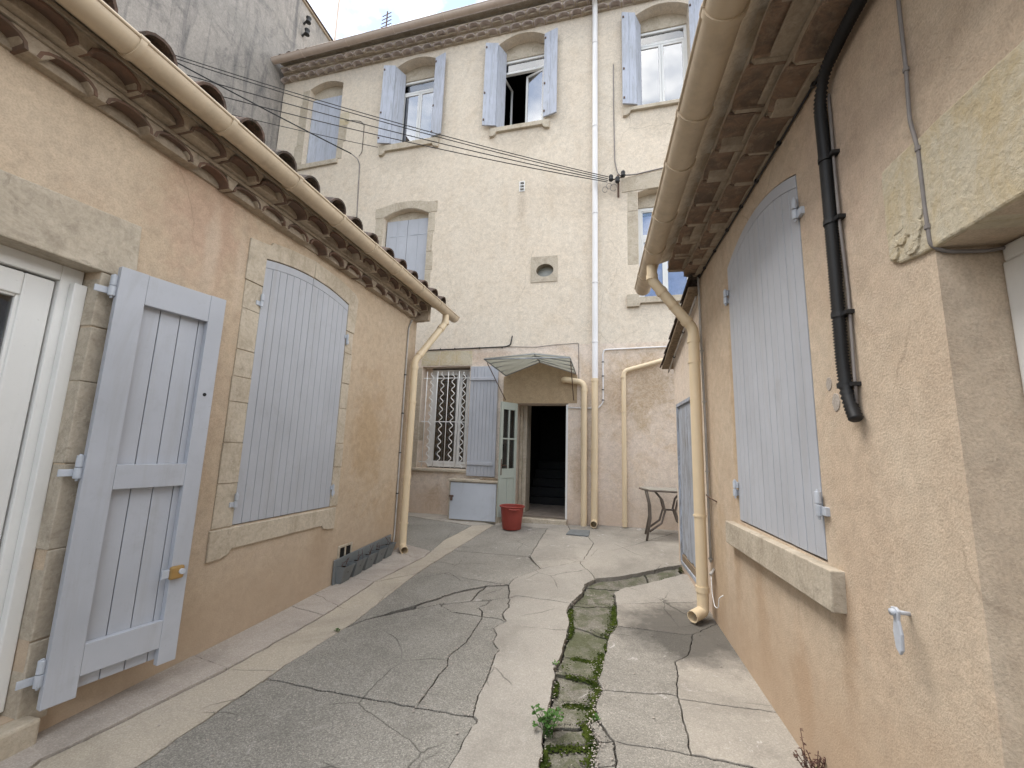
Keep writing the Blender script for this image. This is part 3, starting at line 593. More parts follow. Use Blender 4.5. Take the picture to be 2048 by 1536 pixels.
def downpipe(pts, r, label, mat, collars=(), mouth=None, rad=.12, name='downpipe', group='plastic downpipes', mat2=None, split=None):
    pts = [Vector(p) for p in pts]; root = empty(name, pts[-1], label, 'downpipe', group)
    path = bend(pts, rad, 6)
    mb = MB(); mb.pipe(path, r, 20, .006); o = mb.build('pipe', mat, root); smooth_by_angle(o.data, 40)
    for p, ax, w_ in collars:
        mb = MB(); mb.ring(p, ax, r + .007, w_, 20); o = mb.build('pipe_collar', mat, root); smooth_by_angle(o.data, 40)
    return root
def leaf_shutter(parent, fr, a0, a1, z0, ztop, n1, npl, mat, rail=.07, th=.022, gap=.0045, name='shutter', kmat=None, inset=0.0):
    """one leaf: a backing board, a top rail that follows the arch, and its planks"""
    def tp(b0, b1, dz=0, k=4): return [(b0 + (b1 - b0) * i / k, ztop(b0 + (b1 - b0) * i / k) + dz) for i in range(k + 1)]
    mb = MB(); mb.prism(fr, [(a0 + .004, z0 + .004), (a1 - .004, z0 + .004)] + tp(a0 + .004, a1 - .004, -.004, 8)[::-1], n1 - th - .006, n1 - .009)
    if rail: mb.prism(fr, tp(a0, a1, -rail, 8) + tp(a0, a1, 0, 8)[::-1], n1 - .008, n1)
    leaf = mb.build(name, mat, parent, bev=.002)
    w_ = (a1 - a0) / npl
    for i in range(npl):
        b0, b1 = a0 + w_ * i + (gap / 2 if i else 0), a0 + w_ * (i + 1) - (gap / 2 if i < npl - 1 else 0)
        mb = MB(); mb.prism(fr, [(b0, z0 + random.uniform(0, .002)), (b1, z0 + random.uniform(0, .002))] + tp(b0, b1, -rail - (.003 if rail else 0))[::-1], n1 - th, n1 - random.uniform(.0, .0015))
        mb.build('plank', kmat or mat, leaf, bev=.0025)
    return leaf
def hinge(parent, fr, a, z, n, side, mat, big=1.0):
    mb = MB(); r = .013 * big
    mb.tube([fr.w(a, z + .004, n + .012), fr.w(a, z + .055 * big, n + .012)], r, 10); mb.tube([fr.w(a, z - .05 * big, n + .012), fr.w(a, z - .002, n + .012)], r * 1.08, 10)
    mb.tube([fr.w(a, z - .065 * big, n + .012), fr.w(a, z + .065 * big, n + .012)], r * .5, 8)
    mb.box(fr, *sorted((a, a - side * .045 * big)), z - .045 * big, z - .008, -.02, n + .006)
    mb.box(fr, *sorted((a, a + side * .03 * big)), z + .008, z + .048 * big, n - .004, n + .005)
    return mb.build('hinge', mat, parent, bev=.002)
def flat_frame(mb, fr, a0, a1, z0, z1, w_, n0, n1):
    mb.box(fr, a0, a0 + w_, z0, z1, n0, n1); mb.box(fr, a1 - w_, a1, z0, z1, n0, n1)
    mb.box(fr, a0 + w_, a1 - w_, z0, z0 + w_, n0, n1); mb.box(fr, a0 + w_, a1 - w_, z1 - w_, z1, n0, n1)
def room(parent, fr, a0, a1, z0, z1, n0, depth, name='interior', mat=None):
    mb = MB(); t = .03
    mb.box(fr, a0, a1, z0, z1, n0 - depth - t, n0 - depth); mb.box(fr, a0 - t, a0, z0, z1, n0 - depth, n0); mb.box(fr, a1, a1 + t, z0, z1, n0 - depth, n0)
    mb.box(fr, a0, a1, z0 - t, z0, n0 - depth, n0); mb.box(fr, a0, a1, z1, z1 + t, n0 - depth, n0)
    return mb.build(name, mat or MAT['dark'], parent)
def sash(parent, fr, a0, a1, z0, z1, n, w_=.045, th=.04, curtain=None, cz=.0, mat=None, glass=None):
    mb = MB(); flat_frame(mb, fr, a0, a1, z0, z1, w_, n - th, n); s_ = mb.build('sash', mat or MAT['white'], parent, bev=.004)
    mb = MB(); mb.box(fr, a0 + w_ - .004, a1 - w_ + .004, z0 + w_ - .004, z1 - w_ + .004, n - th / 2 - .003, n - th / 2 + .003); mb.build('pane', glass or MAT['glass'], parent)
    if curtain:
        mb = MB(); k = 14; A0, A1, Z1 = a0 + w_ * .6, a1 - w_ * .6, z1 - w_ - cz
        vs = []
        for i in range(k + 1):
            a = A0 + (A1 - A0) * i / k; d = n - th - .03 - .012 * math.sin(i * 2.4)
            vs += [fr.w(a, z0 + w_ * .5, d), fr.w(a, Z1, d), fr.w(a, z0 + w_ * .5, d - .003), fr.w(a, Z1, d - .003)]
        mb.add(vs, [x for i in range(k) for x in ((4 * i, 4 * i + 4, 4 * i + 5, 4 * i + 1), (4 * i + 6, 4 * i + 2, 4 * i + 3, 4 * i + 7))])
        mb.build('curtain', curtain, parent, True)
def sill_ears(parent, fr, a0, a1, z0, z1, n1, ear=.12, lift=.07, mat=None, name='window_sill'):
    p = [(a0, z0), (a0 + ear * .55, z0 + .005), (a0 + ear * .85, z0 + lift * .4), (a0 + ear, z0 + lift), (a1 - ear, z0 + lift), (a1 - ear * .85, z0 + lift * .45), (a1 - ear * .55, z0 + .01), (a1, z0), (a1 + .004, z1 - .01), (a0 - .004, z1 - .005)]
    mb = MB(); mb.prism(fr, p, -.1, n1); return mb.build(name, mat or MAT['stone'], parent, bev=.008)
def rstones(parent, fr, polys, n1, mat, name='stone', n0=-.02, bev=.006, jit=.004):
    for p in polys:
        q = [(a + random.uniform(-jit, jit), z + random.uniform(-jit, jit)) for a, z in p]
        mb = MB(); mb.prism(fr, q, n0, n1 + random.uniform(-.003, .003)); mb.build(name, mat, parent, bev=bev)

# ================================================================== LEFT HOUSE
LH = empty('left_house', LF.w(3.0, -1.5, -.3), 'low ochre house with two blue grey shutters and terracotta eaves', 'house')
LZ = 1.872
WIN = (2.836, 3.99, -.655, 1.545, .075)
DOOR = (.62, 1.725, -1.40, .955)
plate('wall', [rectloop(-2.5, 5.66, -1.75, LZ + .05), archloop(WIN[0] - .006, WIN[1] + .006, WIN[2] - .006, WIN[3] + .006, WIN[4]), rectloop(*DOOR)], LF, -.32, 0, MAT['left'], LH)
side_walls(LH, LF, -2.5, 5.66, -1.75, LZ, 3.0, MAT['left'])
Ez = genoise(LH, LF, -2.5, 5.55, LZ, .278, 2, (1.375, 1.48), rise=.082, plug=.085, back=.012, jit=.014)
mb = MB(); mb.box(LF, 5.55, 5.62, LZ - .02, LZ + .24, -.1, .24); mb.build('eaves_end', MAT['mortar'], LH, bev=.006)
tiled_roof(LH, LF, -2.5, 5.95, .40, 2.145, .318, 1.56, 3.3, rise=.108, fat=.345)
# window surround of pale stone, flush with the render
su = MB(); rt = WIN[4]
sur = su.prism(LF, [(2.655, 1.30), (2.83, 1.30), (2.83, 1.553)] + arch(2.83, 3.41, 1.553, 0, 1)[1:1] + [(2.83 + .116 * i, 1.553 + rt * (1 - (2 * i / 10 - 1) ** 2)) for i in range(0, 6)] + [(3.41, 1.80), (3.1, 1.765), (2.88, 1.725), (2.86, 1.69), (2.655, 1.655)], -.15, .014).build('window_surround', MAT['surr'], LH, bev=.004)
rstones(sur, LF, [[(3.414, 1.553 + rt)] + [(2.83 + .116 * i, 1.553 + rt * (1 - (2 * i / 10 - 1) ** 2)) for i in range(6, 11)] + [(3.995, 1.25), (4.13, 1.25), (4.155, 1.66), (4.10, 1.715), (3.8, 1.77), (3.414, 1.80)]], .014, MAT['surr'], n0=-.15)
zc = [-.66, -.33, -.02, .30, .50, .72, 1.06, 1.296]
for i in range(7):
    wv = random.uniform(-.004, .004)
    rstones(sur, LF, [[(2.66 + wv, zc[i] + .002), (2.83, zc[i] + .002), (2.83, zc[i + 1] - .002), (2.66 + wv, zc[i + 1] - .002)]], .012, MAT['surr'], n0=-.15, bev=.003, jit=.0015)
zc = [-.66, -.25, .0, .38, .66, 1.0, 1.246]
for i in range(6):
    wv = random.uniform(-.005, .005)
    rstones(sur, LF, [[(3.997, zc[i] + .002), (4.128 + wv, zc[i] + .002), (4.128 + wv, zc[i + 1] - .002), (3.997, zc[i + 1] - .002)]], .012, MAT['surr'], n0=-.15, jit=.0015)
sill_ears(LH, LF, 2.648, 4.09, -.895, -.664, .018, .2, .06, MAT['surr'])
zt = lambda s: WIN[3] + WIN[4] * (1 - (2 * (s - WIN[0]) / (WIN[1] - WIN[0]) - 1) ** 2)
md = 3.41
for a0, a1, hs in ((WIN[0], md - .003, 1), (md + .003, WIN[1], -1)):
    lf_ = leaf_shutter(LH, LF, a0, a1, WIN[2], zt, .006, 7, MAT['shut'])
    lf_['label'] = 'blue grey arched shutter leaf, closed'
    for z in (1.17, -.47):
        hinge(lf_, LF, a0 - .012 if hs > 0 else a1 + .012, z - (.02 if hs < 0 else 0), .012, hs, MAT['metal'], 1.0)
room(LH, LF, WIN[0] - .05, WIN[1] + .05, WIN[2] - .05, WIN[3] + .1, -.33, .5)
# stone lintel and jamb of the door
rstones(LH, LF, [[(.3, .952), (1.90, .952), (1.885, 1.318), (1.26, 1.27), (.3, 1.25)]], .012, MAT['sill'], 'lintel', -.2, .008)
js = MB().box(LF, 1.728, 1.73, -1.4, -1.39, -.1, -.09).build('door_jamb', MAT['sill'], LH)
zc = [-1.45, -1.05, -.6, -.15, .3, .62, .948]
for i in range(6):
    w_ = (1.86, 1.93)[i % 2] + random.uniform(-.01, .01)
    rstones(js, LF, [[(1.722, zc[i]), (w_, zc[i]), (w_, zc[i + 1] - .003), (1.722, zc[i + 1] - .003)]], .010, MAT['sill'], n0=-.3, bev=.006)
# white plastic door, recessed
dn = -.12
mb = MB(); mb.box(LF, 1.62, 1.72, -1.38, .95, dn - .07, dn); mb.box(LF, .62, .70, -1.38, .95, dn - .07, dn); mb.box(LF, .70, 1.62, .86, .95, dn - .07, dn)
mb.box(LF, 1.66, 1.722, -1.38, .86, dn, dn + .045)
dr = mb.build('door', MAT['white'], LH, bev=.006); dr['label'] = 'white plastic door with dark glass'
mb = MB(); flat_frame(mb, LF, .71, 1.612, -1.36, .85, .125, dn - .075, dn - .02); mb.build('door_sash', MAT['white'], dr, bev=.008)
mb = MB(); flat_frame(mb, LF, .828, 1.494, -1.242, .732, .02, dn - .07, dn - .032); mb.build('glazing_bead', MAT['white'], dr, bev=.006)
mb = MB(); mb.box(LF, .84, 1.48, -1.23, .72, dn - .056, dn - .048); mb.build('pane', MAT['glass'], dr)
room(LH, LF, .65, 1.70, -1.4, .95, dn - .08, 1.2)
mb = MB(); mb.prism(LF, [(.2, -1.7), (1.775, -1.7), (1.78, -1.405), (.2, -1.40)], -.3, .10); mb.build('door_step', MAT['stone'], LH, bev=.015)
# open door shutter, hinged on the jamb
SA = Vector((1.765, .075)); SB = Vector((2.352, .185)); dl = SB - SA
SF = LF.sub(SA.x, SA.y, dl.x, dl.y); SW = dl.length; z0, z1 = -1.372, .99
os_ = MB()
for a0, a1 in ((0, .135), (SW - .10, SW)): os_.box(SF, a0, a1, z0, z1, -.012, .028)
for zz0, zz1, in ((z0 + .10, z0 + .26), (-.30, -.16), (z1 - .19, z1 - .002)): os_.box(SF, .1355, SW - .1005, zz0, zz1, -.012, .0265)
osh = os_.build('shutter', MAT['shut'], LH, bev=.003); osh['label'] = 'framed blue grey door shutter standing open with a brass lock'
for i in range(5):
    b0 = .02 + (SW - .04) * i / 5; mb = MB(); mb.box(SF, b0, b0 + (SW - .04) / 5 - .005, z0 + .03, z1 - .02, -.034, -.014); mb.build('plank', MAT['shut'], osh, bev=.002)
for z in (.87, -.17, -1.2):
    mb = MB(); mb.tube([SF.w(-.012, z, -.005), SF.w(-.012, z + .062, -.005)], .017, 12); mb.tube([SF.w(-.012, z - .062, -.005), SF.w(-.012, z - .004, -.005)], .019, 12)
    mb.tube([SF.w(-.012, z - .075, -.005), SF.w(-.012, z + .07, -.005)], .008, 8); mb.box(SF, -.085, -.012, z - .05, z - .012, -.03, -.02); mb.build('hinge', MAT['metal'], osh, bev=.002)
mb = MB(); mb.box(SF, SW - .115, SW - .035, -.875, -.795, .028, .058); lk_ = mb.build('lock', MAT['brass'], osh, bev=.012)
mb = MB(); mb.tube([SF.w(SW - .055, -.83, .058), SF.w(SW - .055, -.83, .075)], .017, 14); mb.box(SF, SW - .155, SW - .115, -.86, -.81, .028, .045); mb.build('lock_cylinder', MAT['metal'], osh, bev=.002)
mb = MB(); mb.tube([SF.w(SW - .055, .30, .0275), SF.w(SW - .055, .30, .0295)], .012, 12); mb.build('keyhole', MAT['black'], osh)
# vent at the foot of the wall
mb = MB(); flat_frame(mb, LF, 4.21, 4.46, -1.31, -1.10, .025, -.02, .014); mb.box(LF, 4.325, 4.345, -1.285, -1.125, -.02, .012); vt = mb.build('wall_vent', MAT['stone'], LH, bev=.003)
mb = MB(); mb.box(LF, 4.235, 4.435, -1.285, -1.125, -.03, .002); mb.build('vent_opening', MAT['dark'], vt)
# gutter and downpipe
lg, lz = gutter(LF, -2.5, 6.22, .295, .465, 2.12, 2.10, (2.01, 2.62, 3.19, 3.74, 4.29, 4.9, 5.5, .9, 1.45), 'long beige gutter along the ochre house with the open door shutter', MAT['gut'])
dp = [LF.w(5.86, 2.03, .38), LF.w(5.86, 1.90, .38), LF.w(5.47, 1.22, .11), LF.w(5.47, -1.22, .11), LF.w(5.47, -1.35, .11), LF.w(5.33, -1.37, .215)]
downpipe(dp, .05, 'cream downpipe on the corner of the ochre house', MAT['pip'], [(LF.w(5.86, 1.9, .38), (0, 0, 1), .05), (LF.w(5.47, 1.12, .11), (0, 0, 1), .05), (LF.w(5.47, .62, .11), (0, 0, 1), .03), (LF.w(5.47, -.42, .11), (0, 0, 1), .05), (LF.w(5.47, -.52, .11), (0, 0, 1), .02), (LF.w(5.47, -1.05, .11), (0, 0, 1), .02), (LF.w(5.80, 1.80, .342), (.27, .39, .68), .05), (LF.w(5.53, 1.324, .151), (.27, .39, .68), .05)], rad=.055)
def run(name, pts, r, mat, label, cat, clips=(), rad=.03, seg=8, clipmat=None, group=None, clipr=1.7):
    pts = [Vector(p) for p in pts]; mb = MB(); mb.tube(bend(pts, rad, 4), r, seg); o = mb.build(name, mat, None, True); tag(o, label, cat, group)
    for p, ax in clips:
        mb = MB(); mb.ring(p, ax, r * clipr, .014, 8); mb.build('clip', clipmat or MAT['black'], o)
    return o
Z3 = (0, 0, 1)
run('conduit', [LF.w(5.47, LZ - .03, .015), LF.w(5.395, 1.7, .015), LF.w(5.385, 1.35, .018), LF.w(5.40, -1.20, .018), LF.w(5.36, -1.30, .03)], .011, MAT['condu'], 'thin grey conduit beside the downpipe of the ochre house', 'conduit',
    [(LF.w(5.387, 1.0, .018), Z3), (LF.w(5.39, .45, .018), Z3), (LF.w(5.393, -.1, .018), Z3), (LF.w(5.397, -.65, .018), Z3)])

# ================================================================== RIGHT HOUSE
RH = empty('right_house', RF.w(2.5, -1.5, -.3), 'sand rendered house with a pair of closed arched blue shutters', 'house')
RZ = 1.785
RW = (2.262, 3.42, -.458, 1.475, .135)
RD_ = (.30, 1.462, -1.75, .655)
plate('wall', [rectloop(-2.5, 4.32, -1.75, RZ + .05), archloop(RW[0] - .006, RW[1] + .006, RW[2] - .01, RW[3] + .006, RW[4]), rectloop(RD_[0], RD_[1], -1.62, RD_[3])], RF, -.32, 0, MAT['right'], RH)
side_walls(RH, RF, -2.5, 4.32, -1.75, RZ, 3.0, MAT['right'])
genoise(RH, RF, -2.5, 4.36, RZ, .30, 2, (1.73, 1.80), rise=.05, rowh=.10, proj=.15, plug=.12, tmat=MAT['btile'], jit=.010)
tiled_roof(RH, RF, -2.5, 4.45, .44, 2.03, .318, 1.60, 3.3)
zt = lambda s: RW[3] + RW[4] * (1 - (2 * (s - RW[0]) / (RW[1] - RW[0]) - 1) ** 2)
md = (RW[0] + RW[1]) / 2 + .02
for a0, a1, hs in ((RW[0], md - .002, 1), (md + .002, RW[1], -1)):
    lf_ = leaf_shutter(RH, RF, a0, a1, RW[2], zt, .004, 7, MAT['shut'], rail=.07)
    lf_['label'] = 'pale blue grey arched shutter leaf, closed'
    for z in (1.27, -.21):
        hinge(lf_, RF, a0 - .014 if hs > 0 else a1 + .014, z - (.03 if hs < 0 else 0), .012, hs, MAT['metal'], 1.05)
room(RH, RF, RW[0] - .05, RW[1] + .05, RW[2] - .05, RW[3] + .2, -.33, .5)
mb = MB(); mb.prism(RF, [(2.135, -.645), (3.61, -.655), (3.605, -.495), (2.125, -.472)], -.1, .055); mb.build('window_sill', MAT['sill'], RH, bev=.006)
# stone lintel over the doorway at the edge of the frame
def jagged(pts, amp, step=.06):
    out = []
    for i in range(len(pts)):
        a, b = Vector(pts[i]), Vector(pts[(i + 1) % len(pts)]); k = max(1, int((b - a).length / step))
        for j in range(k):
            q = a.lerp(b, j / k); out.append((q.x + amp * nz2(q.x, q.y, 11, 3), q.y + amp * nz2(q.x, q.y, 11, 8)))
    return out
mb = MB(); mb.prism(RF, jagged([(.1, .658), (1.455, .656), (1.52, .668), (1.60, .672), (1.647, .70), (1.637, 1.044), (1.12, 1.033), (.1, 1.03)], .012), -.16, .012); lin = mb.build('lintel', MAT['ystone'], RH, bev=.008); lin['label'] = 'cream stone lintel with a broken yellow corner'
for i in range(16):      # broken corner
    ca, cz_ = 1.49 + .125 * random.random(), .70 + .13 * random.random() ** 1.5; rr_ = random.uniform(.010, .026)
    poly = [(ca + rr_ * (1.2 + .5 * random.random()) * math.cos(t) * .8, cz_ + rr_ * (.7 + .6 * random.random()) * math.sin(t)) for t in [2 * math.pi * q / 7 for q in range(7)]]
    mb = MB(); mb.prism(RF, poly, .0, .013 + .007 * random.random()); mb.build('stone', MAT['ystone'], lin, bev=.002)
mb = MB(); mb.box(RF, .38, 1.459, .60, .652, -.30, -.165); mb.box(RF, 1.37, 1.459, -1.50, .60, -.30, -.160)
dr = mb.build('door', MAT['white'], RH, bev=.008); dr['label'] = 'white door frame deep in the doorway'
mb = MB(); flat_frame(mb, RF, .45, 1.366, -1.50, .597, .11, -.28, -.20); mb.box(RF, .56, 1.256, -1.39, .487, -.26, -.235); mb.build('door_sash', MAT['white'], dr, bev=.006)
room(RH, RF, .32, 1.46, -1.6, .65, -.33, .6)
mb = MB(); mb.box(RF, .2, 1.45, -1.75, -1.50, -.5, .02); mb.build('door_step', MAT['stone'], RH, bev=.012)
# two chipped holes in the render
for a, z, r_ in ((2.118, .335, .030), (2.074, .247, .040)):
    poly = [(a + r_ * .72 * math.cos(t) * (1 + .25 * nz2(t, a, 1.7, 2)), z + r_ * math.sin(t) * (1 + .25 * nz2(t, z, 1.3, 5))) for t in [2 * math.pi * i / 14 for i in range(14)]]
    mb = MB(); mb.prism(RF, poly, -.01, .0035); mb.build('chipped_patch', MAT['slabk'], RH, bev=.002)
# shutter hook
hk = empty('shutter_hook', RF.w(1.765, -.51, 0), 'painted iron shutter catch sticking out of the sand wall', 'shutter catch')
mb = MB(); mb.tube([RF.w(1.765, -.512, -.02), RF.w(1.73, -.497, .06)], .007, 8); mb.build('pin', MAT['metal'], hk, True)
mb = MB(); Fh = RF; mb.prism(RF, [(1.722, -.48), (1.745, -.485), (1.735, -.52), (1.744, -.56), (1.738, -.61), (1.722, -.628), (1.708, -.61), (1.704, -.56), (1.714, -.52), (1.708, -.49)], .052, .062); mb.build('catch', MAT['metal'], hk, bev=.003)
mb = MB(); mb.tube([RF.w(1.728, -.498, .05), RF.w(1.728, -.498, .072)], .011, 10); mb.build('rivet', MAT['metal'], hk, True)
# gutter, downpipe, conduits
rg, rz = gutter(RF, -2.5, 4.98, .385, .565, 1.985, 1.955, (1.72, 2.29, 2.72, 3.36, 3.92, .9, .2, 4.55), 'beige gutter on brackets overhead along the sand house', MAT['gut'])
dp = [RF.w(4.18, 1.88, .475), RF.w(4.18, 1.72, .475), RF.w(4.20, 1.21, .10), RF.w(4.22, -1.27, .10), RF.w(4.22, -1.365, .10), RF.w(4.11, -1.385, .215)]
downpipe(dp, .05, 'cream downpipe with an elbow outlet at the corner of the sand house', MAT['pip'], [(RF.w(4.18, 1.75, .475), Z3, .05), (RF.w(4.205, 1.10, .1), Z3, .05), (RF.w(4.207, .88, .1), Z3, .02), (RF.w(4.215, -.55, .1), Z3, .016), (RF.w(4.22, -1.18, .1), Z3, .05), (RF.w(4.185, 1.60, .388), RF.w(4.18, 1.72, .475) - RF.w(4.20, 1.21, .10), .045), (RF.w(4.197, 1.29, .159), RF.w(4.18, 1.72, .475) - RF.w(4.20, 1.21, .10), .045), (RF.w(4.19, 1.45, .276), RF.w(4.18, 1.72, .475) - RF.w(4.20, 1.21, .10), .012)], rad=.055)
pts = [RF.w(1.5, 1.74, .045), RF.w(1.68, 1.73, .045), RF.w(1.86, 1.70, .04), RF.w(1.925, 1.60, .035), RF.w(1.93, 1.35, .03), RF.w(1.935, .9, .03), RF.w(1.945, .40, .03), RF.w(1.935, .27, .03), RF.w(1.91, .20, .03), RF.w(1.885, .155, .032)]
pp = bend(pts, .08, 6); fine = []
for a, b in zip(pp[:-1], pp[1:]):
    k = max(1, int((b - a).length / .0065)); fine += [a.lerp(b, i / k) for i in range(k)]
fine.append(pp[-1]); rr = [.0262 if (i // 1) % 2 else .0195 for i in range(len(fine))]
mb = MB(); mb.tube(fine, rr, 14); co = mb.build('corrugated_conduit', MAT['black'], None, True); tag(co, 'thick black corrugated conduit hanging down the sand wall', 'conduit')
for z in (1.32, 1.02, .60, .30):
    mb = MB(); a = 1.93 + (1.35 - z) * .012; mb.ring(RF.w(a, z, .03), Z3, .028, .02, 14); mb.box(RF, a - .055, a - .02, z - .008, z + .008, .0, .03); mb.build('clip', MAT['black'], co)
run('cable', [RF.w(1.90, z, .012 + .004 * math.sin(z * 7)) for z in (1.62, 1.3, 1.0, .7, .5, .35, .22)], .006, MAT['cable'], 'thin grey cable behind the black corrugated conduit', 'cable')
run('cable', [RF.w(*p, .014) for p in ((1.455, 1.75), (1.456, 1.57), (1.462, 1.30), (1.474, 1.12), (1.456, 1.0), (1.46, .80), (1.458, .665))] + [RF.w(1.45, .64, -.02), RF.w(1.45, .635, -.12), RF.w(1.45, .65, -.21)], .006, MAT['cable'], 'grey cable running down over the yellow stone lintel', 'cable',
    [(RF.w(1.462, 1.30, .014), Z3), (RF.w(1.456, 1.0, .014), Z3), (RF.w(1.459, .73, .014), Z3)], clipmat=MAT['cable'], clipr=1.5)
run('cable', [RF.w(1.9, RZ - .015, .012), RF.w(2.4, RZ - .02, .012), RF.w(3.1, RZ - .022, .012), RF.w(3.84, RZ - .015, .012), RF.w(4.27, RZ - .03, .012)], .0065, MAT['black'], 'black cable clipped under the eaves of the sand house', 'cable',
    [(RF.w(a, RZ - .018, .012), RF.D) for a in (2.0, 2.39, 2.73, 3.02, 3.35, 3.7, 4.05, 4.25)], clipr=2.2)
run('conduit', [RF.w(4.26, RZ - .02, .02), RF.w(4.25, 1.06, .02), RF.w(4.22, .3, .02), RF.w(4.225, -.2, .02), RF.w(4.225, -.95, .02)], .011, MAT['condu'], 'slim grey conduit behind the downpipe of the sand house', 'conduit',
    [(RF.w(4.245, 1.0, .02), Z3), (RF.w(4.22, .5, .02), Z3), (RF.w(4.222, -.15, .02), Z3), (RF.w(4.225, -.92, .02), Z3)], clipmat=MAT['condu'])
run('cord', [RF.w(4.19, -1.03, .03), RF.w(4.13, -1.05, .045), RF.w(4.10, -1.18, .05), RF.w(4.05, -1.27, .045), RF.w(4.0, -1.26, .03), RF.w(3.97, -1.17, .03), RF.w(3.95, -1.14, .0)], .004, MAT['white'], 'white cord looped from a stub of pipe on the sand wall', 'cord')
run('clothes_peg_hook', [RF.w(4.24, -.365, .03), RF.w(4.1, -.37, .05), RF.w(4.02, -.40, .0)], .006, MAT['rust'], 'small rusty iron peg in the sand wall by the downpipe', 'iron peg')
run('pipe_stub', [RF.w(4.20, -1.0, .0), RF.w(4.13, -1.03, .05)], .012, MAT['condu'], 'short stub of grey pipe sticking out near the ground', 'pipe stub')

# ================================================================== SHED behind the right house
SH = empty('shed', RF.w(5.0, -1.4, -.3), 'low lean-to with a peeling blue plank door between sand house and facade', 'shed')
hole = rectloop(4.80, 5.76, -1.34, .645)
plate('wall', [[(4.33, -1.75), (5.87, -1.75), (5.87, 1.28), (4.33, 1.70)], hole], RF, -.25, -.008, MAT['facade'], SH)
mb = MB(); mb.prism(RF, [(5.77, -1.75), (5.865, -1.75), (5.865, 1.24), (5.77, 1.26)], -1.6, -.26); mb.build('side_wall', MAT['facade'], SH)
mb = MB(); mb.prism(RF, [(4.34, 1.665), (6.16, 1.19), (6.16, 1.225), (4.34, 1.70)], -1.8, .10); rf = mb.build('roof', MAT['wood'], SH, bev=.004)
me = cover_mesh(.085, .07, .45); k = 0
dv = Vector((6.16 - 4.34, 1.19 - 1.665)).normalized()
for j in range(5):
    for i in range(8):
        a = 6.20 - j * .385; z = 1.225 - (a - 6.16) * dv.y / dv.x * -1 + .012 * j * 0
        z = 1.232 + (6.16 - a) * (1.665 - 1.19) / (6.16 - 4.34) + (.014 if j else 0)
        p = RF.w(a, z, .04 - i * .22)
        ax = RF.D; nn = RF.N; ang = math.atan2(1.665 - 1.19, 1.82)
        Mx = Matrix(((nn.x, ax.x, 0, p.x), (nn.y, ax.y, 0, p.y), (0, 0, 1, p.z), (0, 0, 0, 1))) @ Matrix.Rotation(-ang, 4, 'X') @ Matrix.Rotation(random.uniform(-.03, .03), 4, 'Z')
        link('roof_tile', me, Mx, rf)
mb = MB(); flat_frame(mb, RF, 4.81, 5.75, -1.33, .64, .04, -.06, .0); dr = mb.build('door', MAT['shuto'], SH, bev=.003)
for i in range(7):
    a = 4.852 + i * .1225; mb = MB(); mb.box(RF, a, a + .119, -1.20 + random.uniform(-.01, .01), .598, -.05, -.018 - random.uniform(0, .004)); mb.build('plank', MAT['shuto'], dr, bev=.003)
mb = MB(); mb.box(RF, 4.86, 5.70, -1.335, -1.215, -.055, -.012); mb.build('kick_board', MAT['wood'], dr, bev=.004)
run('conduit', [RF.w(4.34, 1.585, .03), RF.w(6.05, 1.13, .03)], .011, MAT['condu'], 'grey conduit following the sloping edge of the lean-to roof', 'conduit', [(RF.w(5.0, 1.41, .03), (0, 1, -.25)), (RF.w(5.6, 1.25, .03), (0, 1, -.25))])
bx = MB(); bx.prism(RF, [(5.0, 1.66), (5.9, 1.62), (5.9, 1.82), (5.1, 1.86)], -.6, -.1); bo = bx.build('tarpaulin', MAT['black'], None, bev=.02); tag(bo, 'dark folded sheet lying on the lean-to roof below the window', 'sheet')

# ================================================================== MAIN HOUSE (facade)
MH = empty('main_house', FF.w(-2, -1.3, -.3), 'tall cream three storey house closing the courtyard', 'house')
FZ = 8.78
ops = dict(w1=(-6.93, -6.0, 6.44, 8.46, .13), w2=(-4.58, -3.61, 6.55, 8.56, .14), w3=(-2.15, -1.16, 6.55, 8.56, .16), w4=(.64, 1.61, 6.505, 8.53, .15), wm=(-4.60, -3.555, 2.75, 4.82, .15))
loops = [rectloop(-7.72, 4.2, -1.7, FZ + .05)] + [archloop(*v) for v in ops.values()]
wr = (.628, 1.55, 2.69, 4.72, .07); loops.append(archloop(*wr))
gw = (-3.46, -2.465, -.40, 1.535); loops.append(rectloop(*gw))
dd = (-1.56, -.607, -1.155, .822); loops.append(rectloop(dd[0], dd[1], dd[2], dd[3]))
loops.append([(-1.07 + .165 * math.cos(t), 3.34 + .128 * math.sin(t)) for t in [2 * math.pi * i / 24 for i in range(24)]])
loops.append(rectloop(-1.61, -1.51, 5.035, 5.245))
plate('wall', loops, FF, -.42, 0, MAT['facade'], MH)
side_walls(MH, FF, -7.72, 4.2, -1.7, FZ, 6.0, MAT['facade'])
genoise(MH, FF, -7.66, 4.2, FZ, .2545, 2, (-3.31, -3.19), rise=.075, rowh=.115, proj=.125, plug=.09, tmat=MAT['ptile'])
tiled_roof(MH, FF, -7.7, 4.2, .37, 9.13, .2545, -3.25, 6.3, slope=.28, rows=2, rise=.085)
fg, fz = gutter(FF, -7.78, 4.2, .30, .46, 9.075, 9.22, (-6.9, -5.7, -4.5, -3.3, -2.1, -.9), 'high beige gutter along the roof edge of the cream house', MAT['gutf'])
def tympan(name, a0, a1, zb, zs, rise, n):
    mb = MB(); mb.prism(FF, [(a0 - .02, zb), (a1 + .02, zb)] + arch(a0 - .02, a1 + .02, zs + .02, rise, rev=True), n - .1, n); return mb.build('lintel', MAT['stone'], MH)
